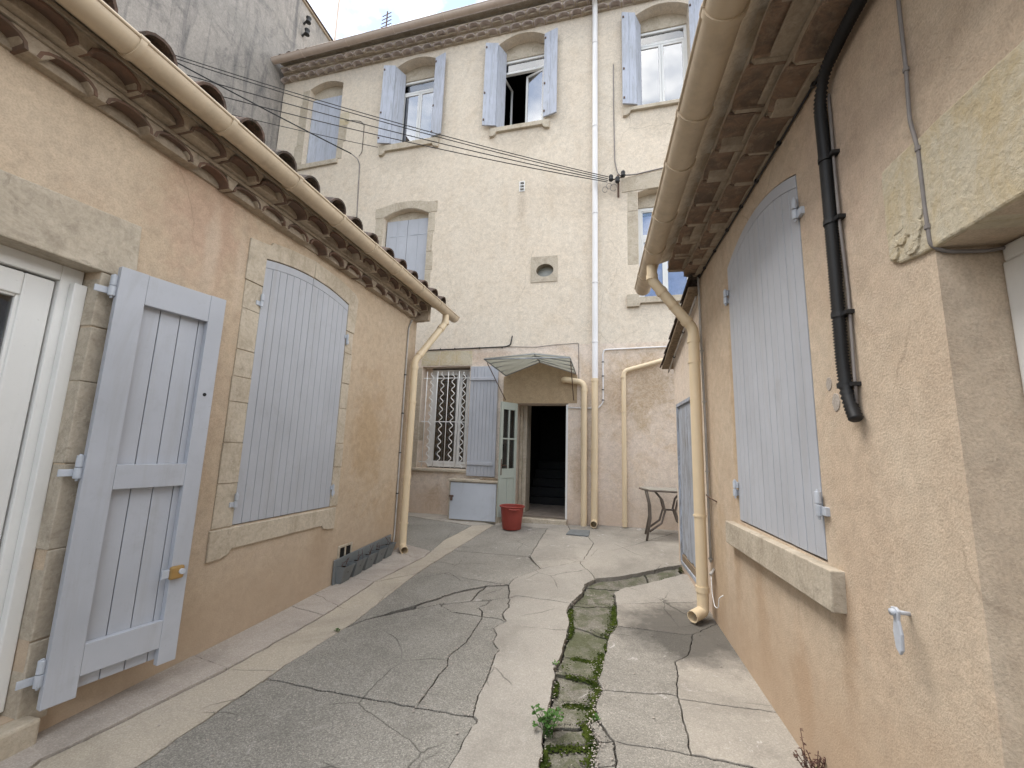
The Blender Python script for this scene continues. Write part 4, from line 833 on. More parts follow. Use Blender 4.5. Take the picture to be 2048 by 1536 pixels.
def tall_window(key, top, curt, lopen=0, ropen=0, trans=.30):
    a0, a1, z0, zs, rise = ops[key]; n = -.25; r_ = a1 - a0
    tympan(key, a0, a1, top, zs, rise, n + .02)
    mb = MB(); flat_frame(mb, FF, a0, a1, z0, top, .055, n - .06, n); mb.box(FF, a0 + .055, a1 - .055, top - trans - .03, top - trans + .02, n - .06, n + .004)
    wd = mb.build('window', MAT['white'], MH, bev=.004)
    mb = MB(); mb.box(FF, a0 + .05, a1 - .05, top - trans + .015, top - .05, n - .035, n - .029); mb.build('pane', MAT['glass'], wd)
    # scalloped lace valance behind the transom light
    mb = MB(); k = 28; A0, A1 = a0 + .05, a1 - .05
    vs = []
    for i in range(k + 1):
        a = A0 + (A1 - A0) * i / k; t = (i / k * 2) % 1.0
        zz_ = top - trans + .045 + .055 * abs(math.sin(math.pi * t)) ** 1.5 + .02 * abs(math.sin(i * 1.9))
        vs += [FF.w(a, top - trans + .01, n - .07), FF.w(a, zz_, n - .07), FF.w(a, top - trans + .01, n - .073), FF.w(a, zz_, n - .073)]
    mb.add(vs, [x for i in range(k) for x in ((4 * i, 4 * i + 4, 4 * i + 5, 4 * i + 1), (4 * i + 6, 4 * i + 2, 4 * i + 3, 4 * i + 7))]); mb.build('lace_valance', MAT['white'], wd)
    mid = (a0 + a1) / 2; b = .052
    for (s0, s1, ang, hg) in ((a0 + b, mid - .002, lopen, 0), (mid + .002, a1 - b, ropen, 1)):
        zt_ = top - trans - .035
        if not ang: sash(wd, FF, s0, s1, z0 + .05, zt_, n + .004, curtain=curt, cz=.12, glass=MAT['skyglass'])
        else:
            w_ = s1 - s0
            if hg == 0: fs_ = FF.sub(s0, n + .004, math.cos(ang), -math.sin(ang)); sash(wd, fs_, 0, w_, z0 + .05, zt_, 0)
            else: fs_ = FF.sub(s1 - w_ * math.cos(ang), n + .004 - w_ * math.sin(ang), math.cos(ang), math.sin(ang)); sash(wd, fs_, 0, w_, z0 + .05, zt_, 0, curtain=curt, cz=.2, glass=MAT['skyglass'])
    room(MH, FF, a0 - .3, a1 + .3, z0 - .1, zs + .2, -.43, 2.0)
    return wd
def fold_panel(fr, a0, a1, z0, z1, n1, mat=None, boards=2, hw=True):
    lf_ = leaf_shutter(MH, fr, a0, a1, z0, lambda s: z1, n1, boards, mat or MAT['shutw'], rail=0, th=.03, gap=.003)
    if hw:
        mb = MB()
        for z in (z0 + .12, z0 + .75, z1 - .12): mb.box(fr, a0 + .01, a0 + .04, z - .02, z + .02, n1, n1 + .012)
        mb.build('hinge', MAT['rust'], lf_)
    return lf_
tall_window('w2', 8.36, MAT['curtain']); tall_window('w3', 8.36, MAT['curtain'], lopen=1.35, ropen=.30); tall_window('w4', 8.36, MAT['curtain'])
for (a0, a1, z0, z1, sd_) in ((-4.86, -4.585, 6.57, 8.54, -1), (-3.60, -3.33, 6.55, 8.52, 1), (-2.425, -2.155, 6.56, 8.53, -1), (-1.155, -.87, 6.57, 8.51, 1), (.375, .635, 6.5, 8.53, -1), (1.615, 1.89, 6.5, 8.53, 1)):
    w_ = a1 - a0; lift = .10
    if sd_ < 0:
        f_ = FF.sub(a0 - .0, .10, w_, -.07); fold_panel(f_, 0, w_, z0, z1, .03)
        f2 = FF.sub(a1 + .002, .04, .12, -.26); fold_panel(f2, .0, .27, z0 + .02, z1 - .02, .0, hw=False)
    else:
        f_ = FF.sub(a0, .03, w_, .07); fold_panel(f_, 0, w_, z0, z1, .03)
for a0, a1, z0, z1 in ((-4.84, -3.425, 6.31, 6.58), (-2.275, -1.035, 6.325, 6.55), (.385, 1.86, 6.30, 6.50)):
    sill_ears(MH, FF, a0, a1, z0, z1 - .03, .06, .14, .09)
# closed shutters, top floor left
a0, a1, z0, zs, rise = ops['w1']
tympan('w1', a0, a1, 8.24, zs, rise, -.16); md = -6.44
for b0, b1 in ((a0 + .01, md - .002), (md + .002, a1 - .01)):
    lf_ = leaf_shutter(MH, FF, b0, b1, z0 + .01, lambda s: 8.26, -.12, 2, MAT['shutw'], rail=0)
room(MH, FF, a0 - .1, a1 + .1, z0 - .1, 8.7, -.43, .6)
mb = MB(); mb.prism(FF, [(-7.23, 6.30), (-5.93, 6.33), (-5.93, 6.44), (-7.23, 6.43)], -.1, .045); mb.build('window_sill', MAT['stone'], MH, bev=.008)
ws = MB().box(FF, -7.18, -6.935, 6.44, 6.95, -.3, .008).build('window_surround', MAT['stone'], MH, bev=.006)
rstones(ws, FF, [rectloop(-7.14, -6.935, 6.956, 7.55), rectloop(-7.16, -6.935, 7.556, 8.08), rectloop(-7.12, -6.935, 8.086, 8.45), rectloop(-5.995, -5.84, 6.45, 6.85), rectloop(-5.995, -5.78, 6.856, 7.3)], .007, MAT['stone'], n0=-.3)
rstones(ws, FF, [rectloop(-5.995, -5.74, 7.306, 7.62)], .007, MAT['ystone'], n0=-.3)
# first floor closed shutters in a stone surround
a0, a1, z0, zs, rise = ops['wm']; md = -4.075
for b0, b1 in ((a0 + .03, md - .004), (md + .004, a1 - .02)):
    lf_ = leaf_shutter(MH, FF, b0, b1, z0 + .01, lambda s: 4.775, -.10, 2, MAT['shut'], rail=0)
    for z in (4.42, 2.95):
        mb = MB(); mb.box(FF, b0 + .06, b1 - .06, z - .006, z + .006, -.10, -.095); mb.build('strap_hinge', MAT['metal'], lf_)
tympan('wm', a0, a1, 4.70, zs, rise, -.13)
room(MH, FF, a0 - .1, a1 + .1, z0 - .1, 5.2, -.43, .6)
ws = MB().prism(FF, [(-4.81, 4.82), (-4.60, 4.82), (-4.56, 4.85), (-4.6, 5.075), (-4.82, 5.05)], -.3, .012).build('window_surround', MAT['stone'], MH, bev=.006)
A = arch(a0, a1, zs + .005, rise, 12); O = [(-4.6, 5.085), (-4.35, 5.14), (-4.05, 5.15), (-3.75, 5.12), (-3.57, 5.08)]
rstones(ws, FF, [[A[0], A[1], A[2], A[3], O[1], O[0]], [A[3], A[4], A[5], A[6], O[2], O[1]], [A[6], A[7], A[8], A[9], O[3], O[2]], [A[9], A[10], A[11], A[12], O[4], O[3]], [A[12], (-3.36, 4.83), (-3.365, 5.075), O[4]]], .011, MAT['stone'], n0=-.3, jit=.002)
for i, zz0 in enumerate((2.7, 3.1, 3.55, 3.95, 4.4)):
    zz1 = (3.1, 3.55, 3.95, 4.4, 4.82)[i]
    rstones(ws, FF, [rectloop(-4.79 + .02 * (i % 2), -4.605, zz0, zz1 - .006), rectloop(-3.55, -3.40 - .025 * (i % 2), zz0, zz1 - .006)], .011, MAT['stone'], n0=-.3)
# first floor window partly behind the gutter
a0, a1, z0, zs, rise = wr; n = -.22
mb = MB(); flat_frame(mb, FF, a0, a1, z0, 4.52, .06, n - .06, n); mb.box(FF, a0 + .06, a1 - .06, 3.88, 3.96, n - .06, n + .004); wd = mb.build('window', MAT['white'], MH, bev=.004)
sash(wd, FF, a0 + .06, a1 - .06, 3.96, 4.47, n - .01, .03, curtain=MAT['purple'], cz=.05); sash(wd, FF, a0 + .055, (a0 + a1) / 2, z0 + .05, 3.88, n + .004, curtain=MAT['purple'], cz=.02); sash(wd, FF, (a0 + a1) / 2, a1 - .055, z0 + .05, 3.88, n + .004, curtain=MAT['purple'], cz=.02)
mb = MB(); mb.prism(FF, [(a0 - .02, 4.52), (a1 + .02, 4.52)] + arch(a0 - .02, a1 + .02, zs + .02, rise, rev=True), n - .1, n + .02); mb.build('lintel', MAT['stone'], MH)
room(MH, FF, a0 - .1, a1 + .1, z0 - .1, 4.9, -.43, .8)
ws = MB().prism(FF, [(.345, 4.745), (1.75, 4.80), (1.75, 5.09), (.345, 5.045)], -.05, .010).build('window_surround', MAT['stone'], MH, bev=.006)
rstones(ws, FF, [rectloop(.448, .624, 4.36, 4.738), rectloop(.44, .624, 3.32, 4.354)], .006, MAT['stone'], n0=-.3)
mb = MB(); mb.prism(FF, [(.413, 2.52), (.62, 2.52), (.64, 2.58), (1.8, 2.58), (1.8, 2.69), (.618, 2.69), (.618, 2.75), (.414, 2.75)], -.1, .06); mb.build('window_sill', MAT['stone'], MH, bev=.006)
# oval light in a square stone, and a small slotted vent
n = 24; sq = [(-1.338, 3.112), (-.828, 3.112), (-.832, 3.618), (-1.338, 3.625)]; ov = [(-1.07 + .165 * math.cos(t), 3.34 + .128 * math.sin(t)) for t in [2 * math.pi * i / n for i in range(n)]]
os2 = plate('oval_window', [sq, ov], FF, -.3, .014, MAT['sill'], MH)
mb = MB(); mb.prism(FF, [(-1.07 + .17 * math.cos(t), 3.34 + .132 * math.sin(t)) for t in [2 * math.pi * i / n for i in range(n)]], -.15, -.14); mb.build('pane', MAT['tabletop'], os2)
vt = MB(); flat_frame(vt, FF, -1.615, -1.505, 5.03, 5.25, .016, -.05, .012); vt.box(FF, -1.599, -1.521, 5.10, 5.116, -.05, .01); vt.box(FF, -1.599, -1.521, 5.165, 5.181, -.05, .01); vt = vt.build('wall_vent', MAT['white'], MH)
room(vt, FF, -1.605, -1.515, 5.04, 5.24, -.06, .2, 'vent_opening')
# ground floor barred window
a0, a1, z0, z1 = gw; n = -.2
mb = MB(); flat_frame(mb, FF, -3.34, -2.50, z0 + .02, z1 - .03, .06, n - .06, n); wd = mb.build('window', MAT['white'], MH, bev=.004)
for s0, s1 in ((-3.285, -2.755), (-2.745, -2.555)): sash(wd, FF, s0, s1, z0 + .08, z1 - .09, n + .004, .05)
mb = MB(); mb.box(FF, -3.47, -3.342, z0, z1, n - .05, n - .01); mb.box(FF, -2.498, -2.46, z0, z1, n - .05, n - .01); mb.build('window_cheek', MAT['facade'], wd)
room(MH, FF, a0 - .2, a1 + .2, z0 - .2, z1 + .2, -.43, 1.8)
gr = MB()
for z in (1.31, .47, -.29): gr.box(FF, -3.43, -2.475, z - .008, z + .008, -.032, -.022)
grl = gr.build('window_grille', MAT['white'], MH)
xb = np.linspace(-3.36, -2.47, 9)
for i, a in enumerate(xb):
    mb = MB()
    if i % 2 == 0: mb.tube([FF.w(a, -.38, -.02), FF.w(a, 1.44, -.02)], .008, 8)
    else: mb.tube([FF.w(a + .030 * math.sin((z + .4) * 2 * math.pi / .152), z, -.012) for z in np.linspace(-.38, 1.42, 150)], .0085, 8)
    mb.build('grille_bar', MAT['white'], grl, True)
rstones(MH, FF, [[(-3.49, 1.555), (-3.11, 1.552), (-3.11, 1.845), (-3.49, 1.84)], [(-3.105, 1.552), (-2.79, 1.55), (-2.79, 1.84), (-3.105, 1.845)], [(-2.785, 1.55), (-2.43, 1.548), (-2.44, 1.825), (-2.785, 1.84)]], .006, MAT['ystone'], 'lintel', -.2)
rstones(MH, FF, [rectloop(-3.62, -3.463, .75, 1.53), rectloop(-3.6, -3.463, .1, .744), rectloop(-3.63, -3.463, -.40, .094)], .006, MAT['stone'], 'jamb_stone', -.25)
mb = MB(); mb.box(FF, -3.62, -2.43, -.46, -.405, -.25, .05); mb.build('window_sill', MAT['stone'], MH, bev=.012)
lf_ = leaf_shutter(MH, FF, -2.432, -1.895, -.505, lambda s: 1.51, .06, 8, MAT['shut'], rail=0); lf_['label'] = 'blue grey plank shutter folded open beside the barred window'
for z in (1.27, -.28):
    mb = MB(); mb.box(FF, -2.42, -1.93, z - .03, z + .03, .06, .082); mb.build('batten', MAT['shut'], lf_, bev=.006)
# doorway, hall and steps
mb = MB(); mb.prism(FF, [(-1.80, .825), (-.45, .825), (-.45, 1.33), (-1.126, 1.575), (-1.80, 1.31)], -.01, .005); mb.build('door_panel', MAT['tan'], MH)  # wall above the door: tan render plus painted canopy shade, cut to its gable
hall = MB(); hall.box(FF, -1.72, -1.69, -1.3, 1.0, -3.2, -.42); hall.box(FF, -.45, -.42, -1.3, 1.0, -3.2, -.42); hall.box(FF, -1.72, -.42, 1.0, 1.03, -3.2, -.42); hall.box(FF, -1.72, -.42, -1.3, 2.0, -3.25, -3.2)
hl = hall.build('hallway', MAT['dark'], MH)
for i in range(5):
    mb = MB(); mb.box(FF, -1.68, -.46, -1.2, -1.0 + .18 * i, -1.75 - .28 * (i + 1), -1.75 - .28 * i); mb.build('stair_step', MAT['step'], hl, bev=.01)
for i in range(6):
    for j in range(8):
        mb = MB(); a = -1.68 + i * .2; mb.box(FF, a, a + .196, -1.2, -1.148 + random.uniform(-.002, .002), -1.74 + j * .2 + .002, -1.74 + (j + 1) * .2 - .002 if j < 7 else -.42 + .28)
        mb.build('floor_tile', MAT['oldred'], hl)
mb = MB(); mb.box(FF, -1.60, -1.562, -1.15, .82, -.42, -.30); mb.box(FF, -1.55, -1.50, -1.14, .81, -.42, -.36); mb.build('door_post', MAT['stone'], MH)
mb = MB(); mb.box(FF, -1.66, -1.43, -1.148, 1.0, -.80, -.425); mb.build('inner_jamb', MAT['stone'], MH, bev=.01)
mb = MB(); mb.box(FF, -1.66, -.60, -1.31, -1.155, -.45, .13); mb.build('door_step', MAT['stone'], MH, bev=.012)
mb = MB(); mb.box(FF, -.640, -.605, -1.15, .80, -.40, .012); dj = mb.build('door', MAT['white'], MH, bev=.003); dj['label'] = 'narrow white door leaf seen edge on'
for z in (.02, -.35):
    mb = MB(); mb.box(FF, -.647, -.640, z - .06, z + .06, -.03, .0); mb.build('latch', MAT['black'], dj)
# the glazed leaf standing open
f_ = FF.sub(-1.715, .36, .20, -.36); lw_ = math.hypot(.20, .36); z0, z1 = -1.14, .815
mb = MB(); s_ = .055
mb.box(f_, 0, s_, z0, z1, -.04, 0); mb.box(f_, lw_ - s_, lw_, z0, z1, -.04, 0); mb.box(f_, s_, lw_ - s_, z1 - .13, z1, -.04, -.001); mb.box(f_, s_, lw_ - s_, z0, z0 + .13, -.04, -.001); mb.box(f_, s_, lw_ - s_, -.50, -.34, -.04, -.001)
mb.box(f_, lw_ / 2 - .014, lw_ / 2 + .014, z0 + .13, -.5, -.038, -.002); mb.box(f_, lw_ / 2 - .014, lw_ / 2 + .014, -.34, z1 - .13, -.038, -.002); mb.box(f_, s_, lw_ / 2 - .014, .16, .185, -.038, -.002); mb.box(f_, lw_ / 2 + .014, lw_ - s_, .16, .185, -.038, -.002)
dl_ = mb.build('door', MAT['cream'], MH, bev=.004); dl_['label'] = 'half glazed grey green door leaf standing open'
for s0, s1 in ((s_, lw_ / 2 - .014), (lw_ / 2 + .014, lw_ - s_)):
    mb = MB(); mb.box(f_, s0, s1, z0 + .13, -.5, -.028, -.014); mb.build('door_panel', MAT['cream'], dl_)
    for zz0, zz1 in ((-.34, .16), (.185, z1 - .13)):
        mb = MB(); mb.box(f_, s0, s1, zz0, zz1, -.023, -.018); mb.build('pane', MAT['glass'], dl_)
mb = MB(); mb.tube(bend([f_.w(.03, -.28, 0), f_.w(.03, -.28, .045), f_.w(.11, -.28, .05), f_.w(.12, -.33, .05)], .015), .007, 8); mb.box(f_, .018, .042, -.45, -.18, 0, .004); mb.build('handle', MAT['rust'], dl_)
# gabled glass canopy
Of = .70
cA, cB, cR = FF.w(-1.965, 1.50, Of), FF.w(-.50, 1.49, Of), FF.w(-1.097, 1.568, Of)
wA, wB, wR = FF.w(-1.76, 1.33, .02), FF.w(-.473, 1.348, .02), FF.w(-1.126, 1.572, .02)
mb = MB(); mb.tube([cA, cB], .011, 8); mb.tube([cA, cR, cB], .007, 8); mb.tube([wA, wR, wB], .009, 8); mb.tube([wR, cR], .010, 8); mb.tube([wA, cA], .010, 8); mb.tube([wB, cB], .010, 8)
cn = mb.build('canopy', MAT['zinc'], MH, True); cn['label'] = 'gabled glass canopy over the open door'
for P_, Q_ in (((wA, wR), (cA, cR)), ((wR, wB), (cR, cB))):
    for i in range(1, 4):
        t = i / 4; mb = MB(); mb.tube([P_[0].lerp(Q_[0], t), P_[1].lerp(Q_[1], t)], .008, 6); mb.build('canopy_rafter', MAT['zinc'], cn)
    up = Vector((0, 0, .012)); qd = [P_[0], P_[1], Q_[1], Q_[0]]
    mb = MB(); mb.add([q + up for q in qd] + [q + up + Vector((0, 0, .006)) for q in qd], [(0, 1, 2, 3), (7, 6, 5, 4), (0, 4, 5, 1), (1, 5, 6, 2), (2, 6, 7, 3), (3, 7, 4, 0)]); mb.build('pane', MAT['canglass'], cn)
for p, q in ((FF.w(-1.93, 1.45, .62), FF.w(-1.75, .88, .01)), (FF.w(-.50, 1.45, .60), FF.w(-.51, .88, .01))):
    mb = MB(); mb.tube([p, q], .008, 6); mb.build('canopy_brace', MAT['rust'], cn)
# facade pipes
downpipe([FF.w(-.137, 9.0, .38), FF.w(-.137, 8.85, .09), FF.w(-.137, 8.6, .075), FF.w(-.137, 1.25, .075)], .052, 'long white downpipe down the upper facade', MAT['wpip'], [(FF.w(-.137, z, .075), Z3, .022) for z in (8.0, 6.15, 4.35, 3.0, 1.9)], rad=.1)
downpipe([FF.w(-.14, 1.25, .075), FF.w(-.15, -1.05, .075), FF.w(-.15, -1.155, .075), FF.w(-.15, -1.16, .25)], .055, 'cream lower length of the white facade downpipe with an open elbow', MAT['pip'], [(FF.w(-.142, 1.22, .075), Z3, .05), (FF.w(-.146, .05, .075), Z3, .04), (FF.w(-.147, -.25, .075), Z3, .05), (FF.w(-.148, -.62, .075), Z3, .02), (FF.w(-.147, -.33, .075), Z3, .02)], rad=.06)
downpipe([FF.w(-.69, 1.24, .0), FF.w(-.66, 1.235, .085), FF.w(-.32, 1.18, .085), FF.w(-.318, -1.22, .085)], .052, 'cream downpipe coming out of the wall under the canopy', MAT['pip'], [(FF.w(-.32, 1.04, .085), Z3, .05), (FF.w(-.32, .78, .085), Z3, .012), (FF.w(-.32, .12, .085), Z3, .02)], rad=.12)
downpipe([FF.w(1.25, 1.62, .06), FF.w(.345, 1.375, .06), FF.w(.335, -1.19, .06)], .038, 'thin cream drainpipe running from the lean-to down the facade', MAT['pip'], [(FF.w(.34, 1.27, .06), Z3, .03), (FF.w(.34, .68, .06), Z3, .02), (FF.w(.337, -.35, .06), Z3, .02), (FF.w(.335, -1.1, .06), Z3, .03)], rad=.07)
run('conduit', [FF.w(1.3, 1.80, .02), FF.w(.02, 1.77, .02), FF.w(-.005, 1.7, .02), FF.w(-.002, .84, .02), FF.w(-.09, .735, .02), FF.w(-.6, .745, .02)], .013, MAT['wpip'], 'white conduit bent round the right of the facade pipes', 'conduit', [(FF.w(-.005, z, .02), Z3) for z in (1.55, 1.3, 1.06, .88)], rad=.05)
run('cable', [FF.w(-3.5, 1.862, .015), FF.w(-2.7, 1.872, .015), FF.w(-1.78, 1.885, .015), FF.w(-1.69, 1.92, .015), FF.w(-1.66, 2.09, .015)], .011, MAT['black'], 'black cable turning up the facade above the barred window', 'cable', [(FF.w(a, 1.875, .015), FF.D) for a in (-3.1, -2.8, -2.3, -1.85)])
run('cable', [FF.w(-1.75, 1.885, .01), FF.w(-1.2, 1.86, .01), FF.w(-.9, 1.89, .01), FF.w(-.43, 1.91, .01), FF.w(-.42, 1.2, .01)], .005, MAT['cable'], 'thin cable sagging above the glass canopy', 'cable')
# overhead wires and their brackets
ins = empty('insulator_bracket', FF.w(.27, 4.7, 0), 'iron bracket with dark insulators at the end of the overhead wires', 'insulator')
mb = MB(); mb.tube([FF.w(.285, 4.66, 0), FF.w(.285, 4.95, .10), FF.w(.28, 5.05, .10)], .018, 8); mb.tube([FF.w(.13, 4.93, .14), FF.w(.40, 5.0, .10)], .012, 8); mb.build('bracket_arm', MAT['rust'], ins)
for a, z in ((.155, 4.97), (.27, 4.92), (.37, 5.02)):
    mb = MB(); p = FF.w(a, z, .15); mb.lathe(p, [(.0, -.06), (.035, -.055), (.045, -.02), (.03, .0), (.042, .02), (.036, .05), (.02, .065), (0, .07)], 12); mb.build('insulator', MAT['black'], ins, True)
mb = MB(); 
for a, z, r_ in ((.12, 4.84, .05), (.2, 4.80, .06), (.05, 4.78, .05)):
    mb.tube([FF.w(a + r_ * math.cos(t), z + r_ * math.sin(t) * 1.2, .1 + .02 * t / 6) for t in np.linspace(0, 5.6, 18)], .005, 6)
mb.build('wire_loop', MAT['cable'], ins)
def wire(p0, p1, sag, r, label, anchors=()):
    p0, p1 = Vector(p0), Vector(p1); pts = []
    for i in range(25):
        t = i / 24; q = p0.lerp(p1, t); q.z -= sag * 4 * t * (1 - t); pts.append(q)
    mb = MB(); mb.tube(pts, r, 6); o = mb.build('overhead_wire', MAT['black'], None, True); tag(o, label, 'wire', 'overhead wires crossing the courtyard'); return o
E1 = FF.w(.10, 4.99, .15)
wire(GF.pw(270, 84), FF.w(.11, 5.0, .15), .12, .0075, 'uppermost of the overhead wires to the insulator bracket')
wire(GF.pw(270, 90), FF.w(.10, 4.965, .15), .13, .0075, 'second overhead wire just under the uppermost one')
wire(GF.pw(275, 120), FF.w(.10, 4.93, .15), .12, .008, 'middle overhead wire to the insulator bracket')
wire(GF.pw(280, 148), FF.w(.09, 4.90, .15), .12, .008, 'lowest overhead wire to the insulator bracket')
wire(GF.pw(285, 185), FF.w(-4.86, 6.50, .08), .03, .007, 'overhead wire ending beside the sill of the second top window')
wire(GF.pw(300, 96), FF.w(-5.50, 6.42, .12), .02, .013, 'thick steep overhead wire ending at the wall anchor')
sc_ = run('cable', [FF.w(-5.50, 6.42, .12), FF.w(-5.38, 6.33, .04), FF.w(-5.33, 6.2, .015), FF.w(-5.25, 4.3, .012), FF.w(-5.24, 2.6, .012)], .010, MAT['cable'], 'cable dropping down the facade from the wall anchor', 'cable')
run('cable', [FF.w(-5.83, 7.38, .03), FF.w(-5.62, 7.37, .015), FF.w(-5.40, 7.30, .015), FF.w(-5.31, 7.2, .015), FF.w(-5.30, 6.5, .015), FF.w(-5.36, 6.4, .03)], .006, MAT['black'], 'short bent black cable between the two left top windows', 'cable', rad=.05)
for a, z in ((-5.52, 6.44), (-5.43, 6.38)):
    pass
run('cable', [FF.w(.213, 7.5, .01), FF.w(.21, 6.6, .012), FF.w(.225, 5.4, .012), FF.w(.27, 5.15, .03), FF.w(.33, 5.05, .05)], .010, MAT['cable'], 'grey cable dropping to the insulator bracket from above', 'cable')
run('cable', [FF.w(.40, 5.04, .08), FF.w(.6, 5.07, .02), FF.w(1.0, 5.12, .02), FF.w(1.7, 5.2, .02)], .012, MAT['cable'], 'cable leaving the insulator bracket along the stone lintel', 'cable')

# ================================================================== GREY NEIGHBOUR
NB = empty('neighbour_house', GF.w(6, -1.3, -1), 'tall blank gable wall of stained grey cement', 'building')
plate('wall', [rectloop(-3.0, 15.0, -1.7, 11.55)], GF, -.4, 0, MAT['grey'], NB)
cp = MB().box(GF, -3.0, 15.05, 11.55, 11.6, -.5, .05).build('coping', MAT['mortar'], NB, bev=.01)
for i in range(46):
    a = -3 + i * .39; mb = MB(); mb.box(GF, a, a + .384, 11.603, 11.635, -.5, .08); mb.build('coping_tile', MAT['rtile'], cp)
b_ = empty('wall_insulator', GF.pw(606, 50), 'pair of dark insulators high on the grey gable wall', 'insulator')
for px, py in ((608, 42), (605, 66)):
    a, z = GF.px(px, py); mb = MB(); mb.tube([GF.w(a, z - .1, 0), GF.w(a, z, .12), GF.w(a + .05, z + .05, .12)], .025, 8); mb.lathe(GF.w(a, z, .14), [(0, -.1), (.07, -.08), (.05, 0), (.07, .06), (.0, .1)], 10); mb.build('insulator', MAT['black'], b_)
# aerials
an = empty('tv_aerial', FF.w(-6.42, 10.6, -2.0), 'thin television aerial with stacked rods above the roof', 'aerial')
mb = MB(); mb.tube([FF.w(-6.42, 9.2, -2.0), FF.w(-6.42, 12.95, -2.0)], .02, 6); mb.build('mast', MAT['rust'], an)
for i in range(6):
    z = 12.2 + i * .13; mb = MB(); mb.tube([FF.w(-6.66 + .01 * i, z + .03, -2.05), FF.w(-6.2 - .01 * i, z - .03, -1.95)], .011, 6); mb.build('rod', MAT['rust'], an)
mp_ = GF.w(9.0, 10.9, .12)
mb = MB(); mb.tube([mp_, mp_ + Vector((0, 0, 4.5))], .03, 8); o = mb.build('aerial_mast', MAT['gutf'], None); tag(o, 'bare aerial mast standing against the grey gable', 'mast')

# ================================================================== OBJECTS
# low cabinet
cb = empty('cabinet', FF.w(-2.18, -1.25, .15), 'low blue grey cupboard with a padlocked door under the window shutter', 'cupboard')
c0, c1, cz0, cz1 = -2.66, -1.715, -1.262, -.565
mb = MB(); mb.box(FF, c0, c1, cz0, cz1 - .03, .0, .27); mb.build('body', MAT['stone'], cb, bev=.004)
mb = MB(); mb.box(FF, c0 + .035, c1 - .07, cz0 + .03, cz1 - .045, .272, .295); dr = mb.build('cabinet_door', MAT['box'], cb, bev=.004)
mb = MB(); mb.box(FF, c0 - .01, c1 + .01, cz1 - .028, cz1 + .012, -.0, .31); mb.build('top_board', MAT['sill'], cb, bev=.006)
mb = MB(); mb.box(FF, c0 + .02, c0 + .10, -.86, -.83, .295, .31); mb.box(FF, c0 + .05, c0 + .085, -.92, -.86, .297, .318); mb.build('padlock', MAT['rust'], dr)
mb = MB(); mb.box(FF, -2.1, -1.75, cz1 + .014, cz1 + .03, .06, .26); mb.box(FF, -2.06, -1.72, cz1 + .031, cz1 + .045, .08, .22); o = mb.build('wooden_board', MAT['wood'], None, bev=.004); tag(o, 'brown offcut boards lying on top of the blue cupboard', 'board')
# bucket
bp = G(1023, 1058); bk = empty('bucket', bp, 'dark red plastic tub on the paving before the open door', 'bucket')
mb = MB(); mb.lathe(bp, [(0, .004), (.145, .004), (.15, .015), (.172, .20), (.188, .345), (.205, .347), (.208, .362), (.196, .37), (.182, .362), (.165, .2), (.145, .025), (0, .02)], 36); o = mb.build('tub', MAT['red'], bk); smooth_by_angle(o.data, 45)
for s_ in (-1, 1):
    mb = MB(); q = bp + Vector((.06 * 0, -.0, 0)); ang = -1.2 if s_ < 0 else 1.9
    mb.tube([bp + Vector((math.cos(ang + d) * (.205 + .016 * (1 - (d / .42) ** 2)), math.sin(ang + d) * (.205 + .016 * (1 - (d / .42) ** 2)), .325)) for d in np.linspace(-.42, .42, 9)], .014, 8); mb.build('handle', MAT['red'], bk, True)
# half table with curved metal legs
tb = empty('patio_table', FF.w(1.0, -1.24, .45), 'patio half table with curved bronze legs beside the plank door', 'table')
tz = -.56
top = [(.565, .36), (.60, .53), (.69, .72), (1.30, .72), (1.36, .62), (1.36, .20), (.69, .20), (.59, .28)]
def topw(a, n, z): return FF.w(a, z, n)
mb = MB(); k = len(top); mb.add([topw(a, n, tz) for a, n in top] + [topw(a, n, tz + .035) for a, n in top], [tuple(range(k)), tuple(range(2 * k - 1, k - 1, -1))] + [(i, i + k, (i + 1) % k + k, (i + 1) % k) for i in range(k)]); mb.build('tabletop', MAT['tabletop'], tb, bev=.008)
mb = MB(); mb.tube([topw(a, n, tz + .018) for a, n in top + top[:1]], .016, 6); mb.build('table_rim', MAT['bronze'], tb)
for a, n in ((.67, .62), (.67, .30), (1.28, .62), (1.28, .30)):
    gg = gz(*FF.w(a, 0, n)[:2]); s_ = -1 if a < 1 else 1
    mb = MB(); mb.tube([topw(a + s_ * .02, n, tz - .0), topw(a - s_ * .025, n, tz - .2), topw(a - s_ * .03, n, -.95), topw(a + s_ * .03, n, gg)], .017, 8); mb.build('leg', MAT['bronze'], tb, True)
    mb = MB(); mb.tube([topw(a - s_ * .10, n, tz), topw(a - s_ * .20, n, tz - .12), topw(a - s_ * .235, n, tz - .27), topw(a - s_ * .18, n, tz - .45), topw(a - s_ * .01, n, tz - .58)], .016, 8); mb.build('leg_bow', MAT['bronze'], tb, True)
mb = MB(); mb.tube([topw(.90, .46, tz - .27), topw(1.05, .46, tz - .27)], .014, 8); mb.tube([topw(.90, .62, tz - .27), topw(.90, .30, tz - .27)], .012, 8); mb.tube([topw(1.05, .62, tz - .27), topw(1.05, .30, tz - .27)], .012, 8); mb.build('stretcher', MAT['bronze'], tb, True)
# drain plate
q = [G(*p) for p in ((1132, 1070), (1141, 1061), (1180, 1063), (1177, 1074))]
mb = MB(); mb.add([v + Vector((0, 0, .004)) for v in q] + [v + Vector((0, 0, .02)) for v in q], [(3, 2, 1, 0), (4, 5, 6, 7), (0, 1, 5, 4), (1, 2, 6, 5), (2, 3, 7, 6), (3, 0, 4, 7)]); o = mb.build('drain_plate', MAT['planter'], None, bev=.003); tag(o, 'dark slate coloured plate on the paving by the downpipes', 'drain plate')
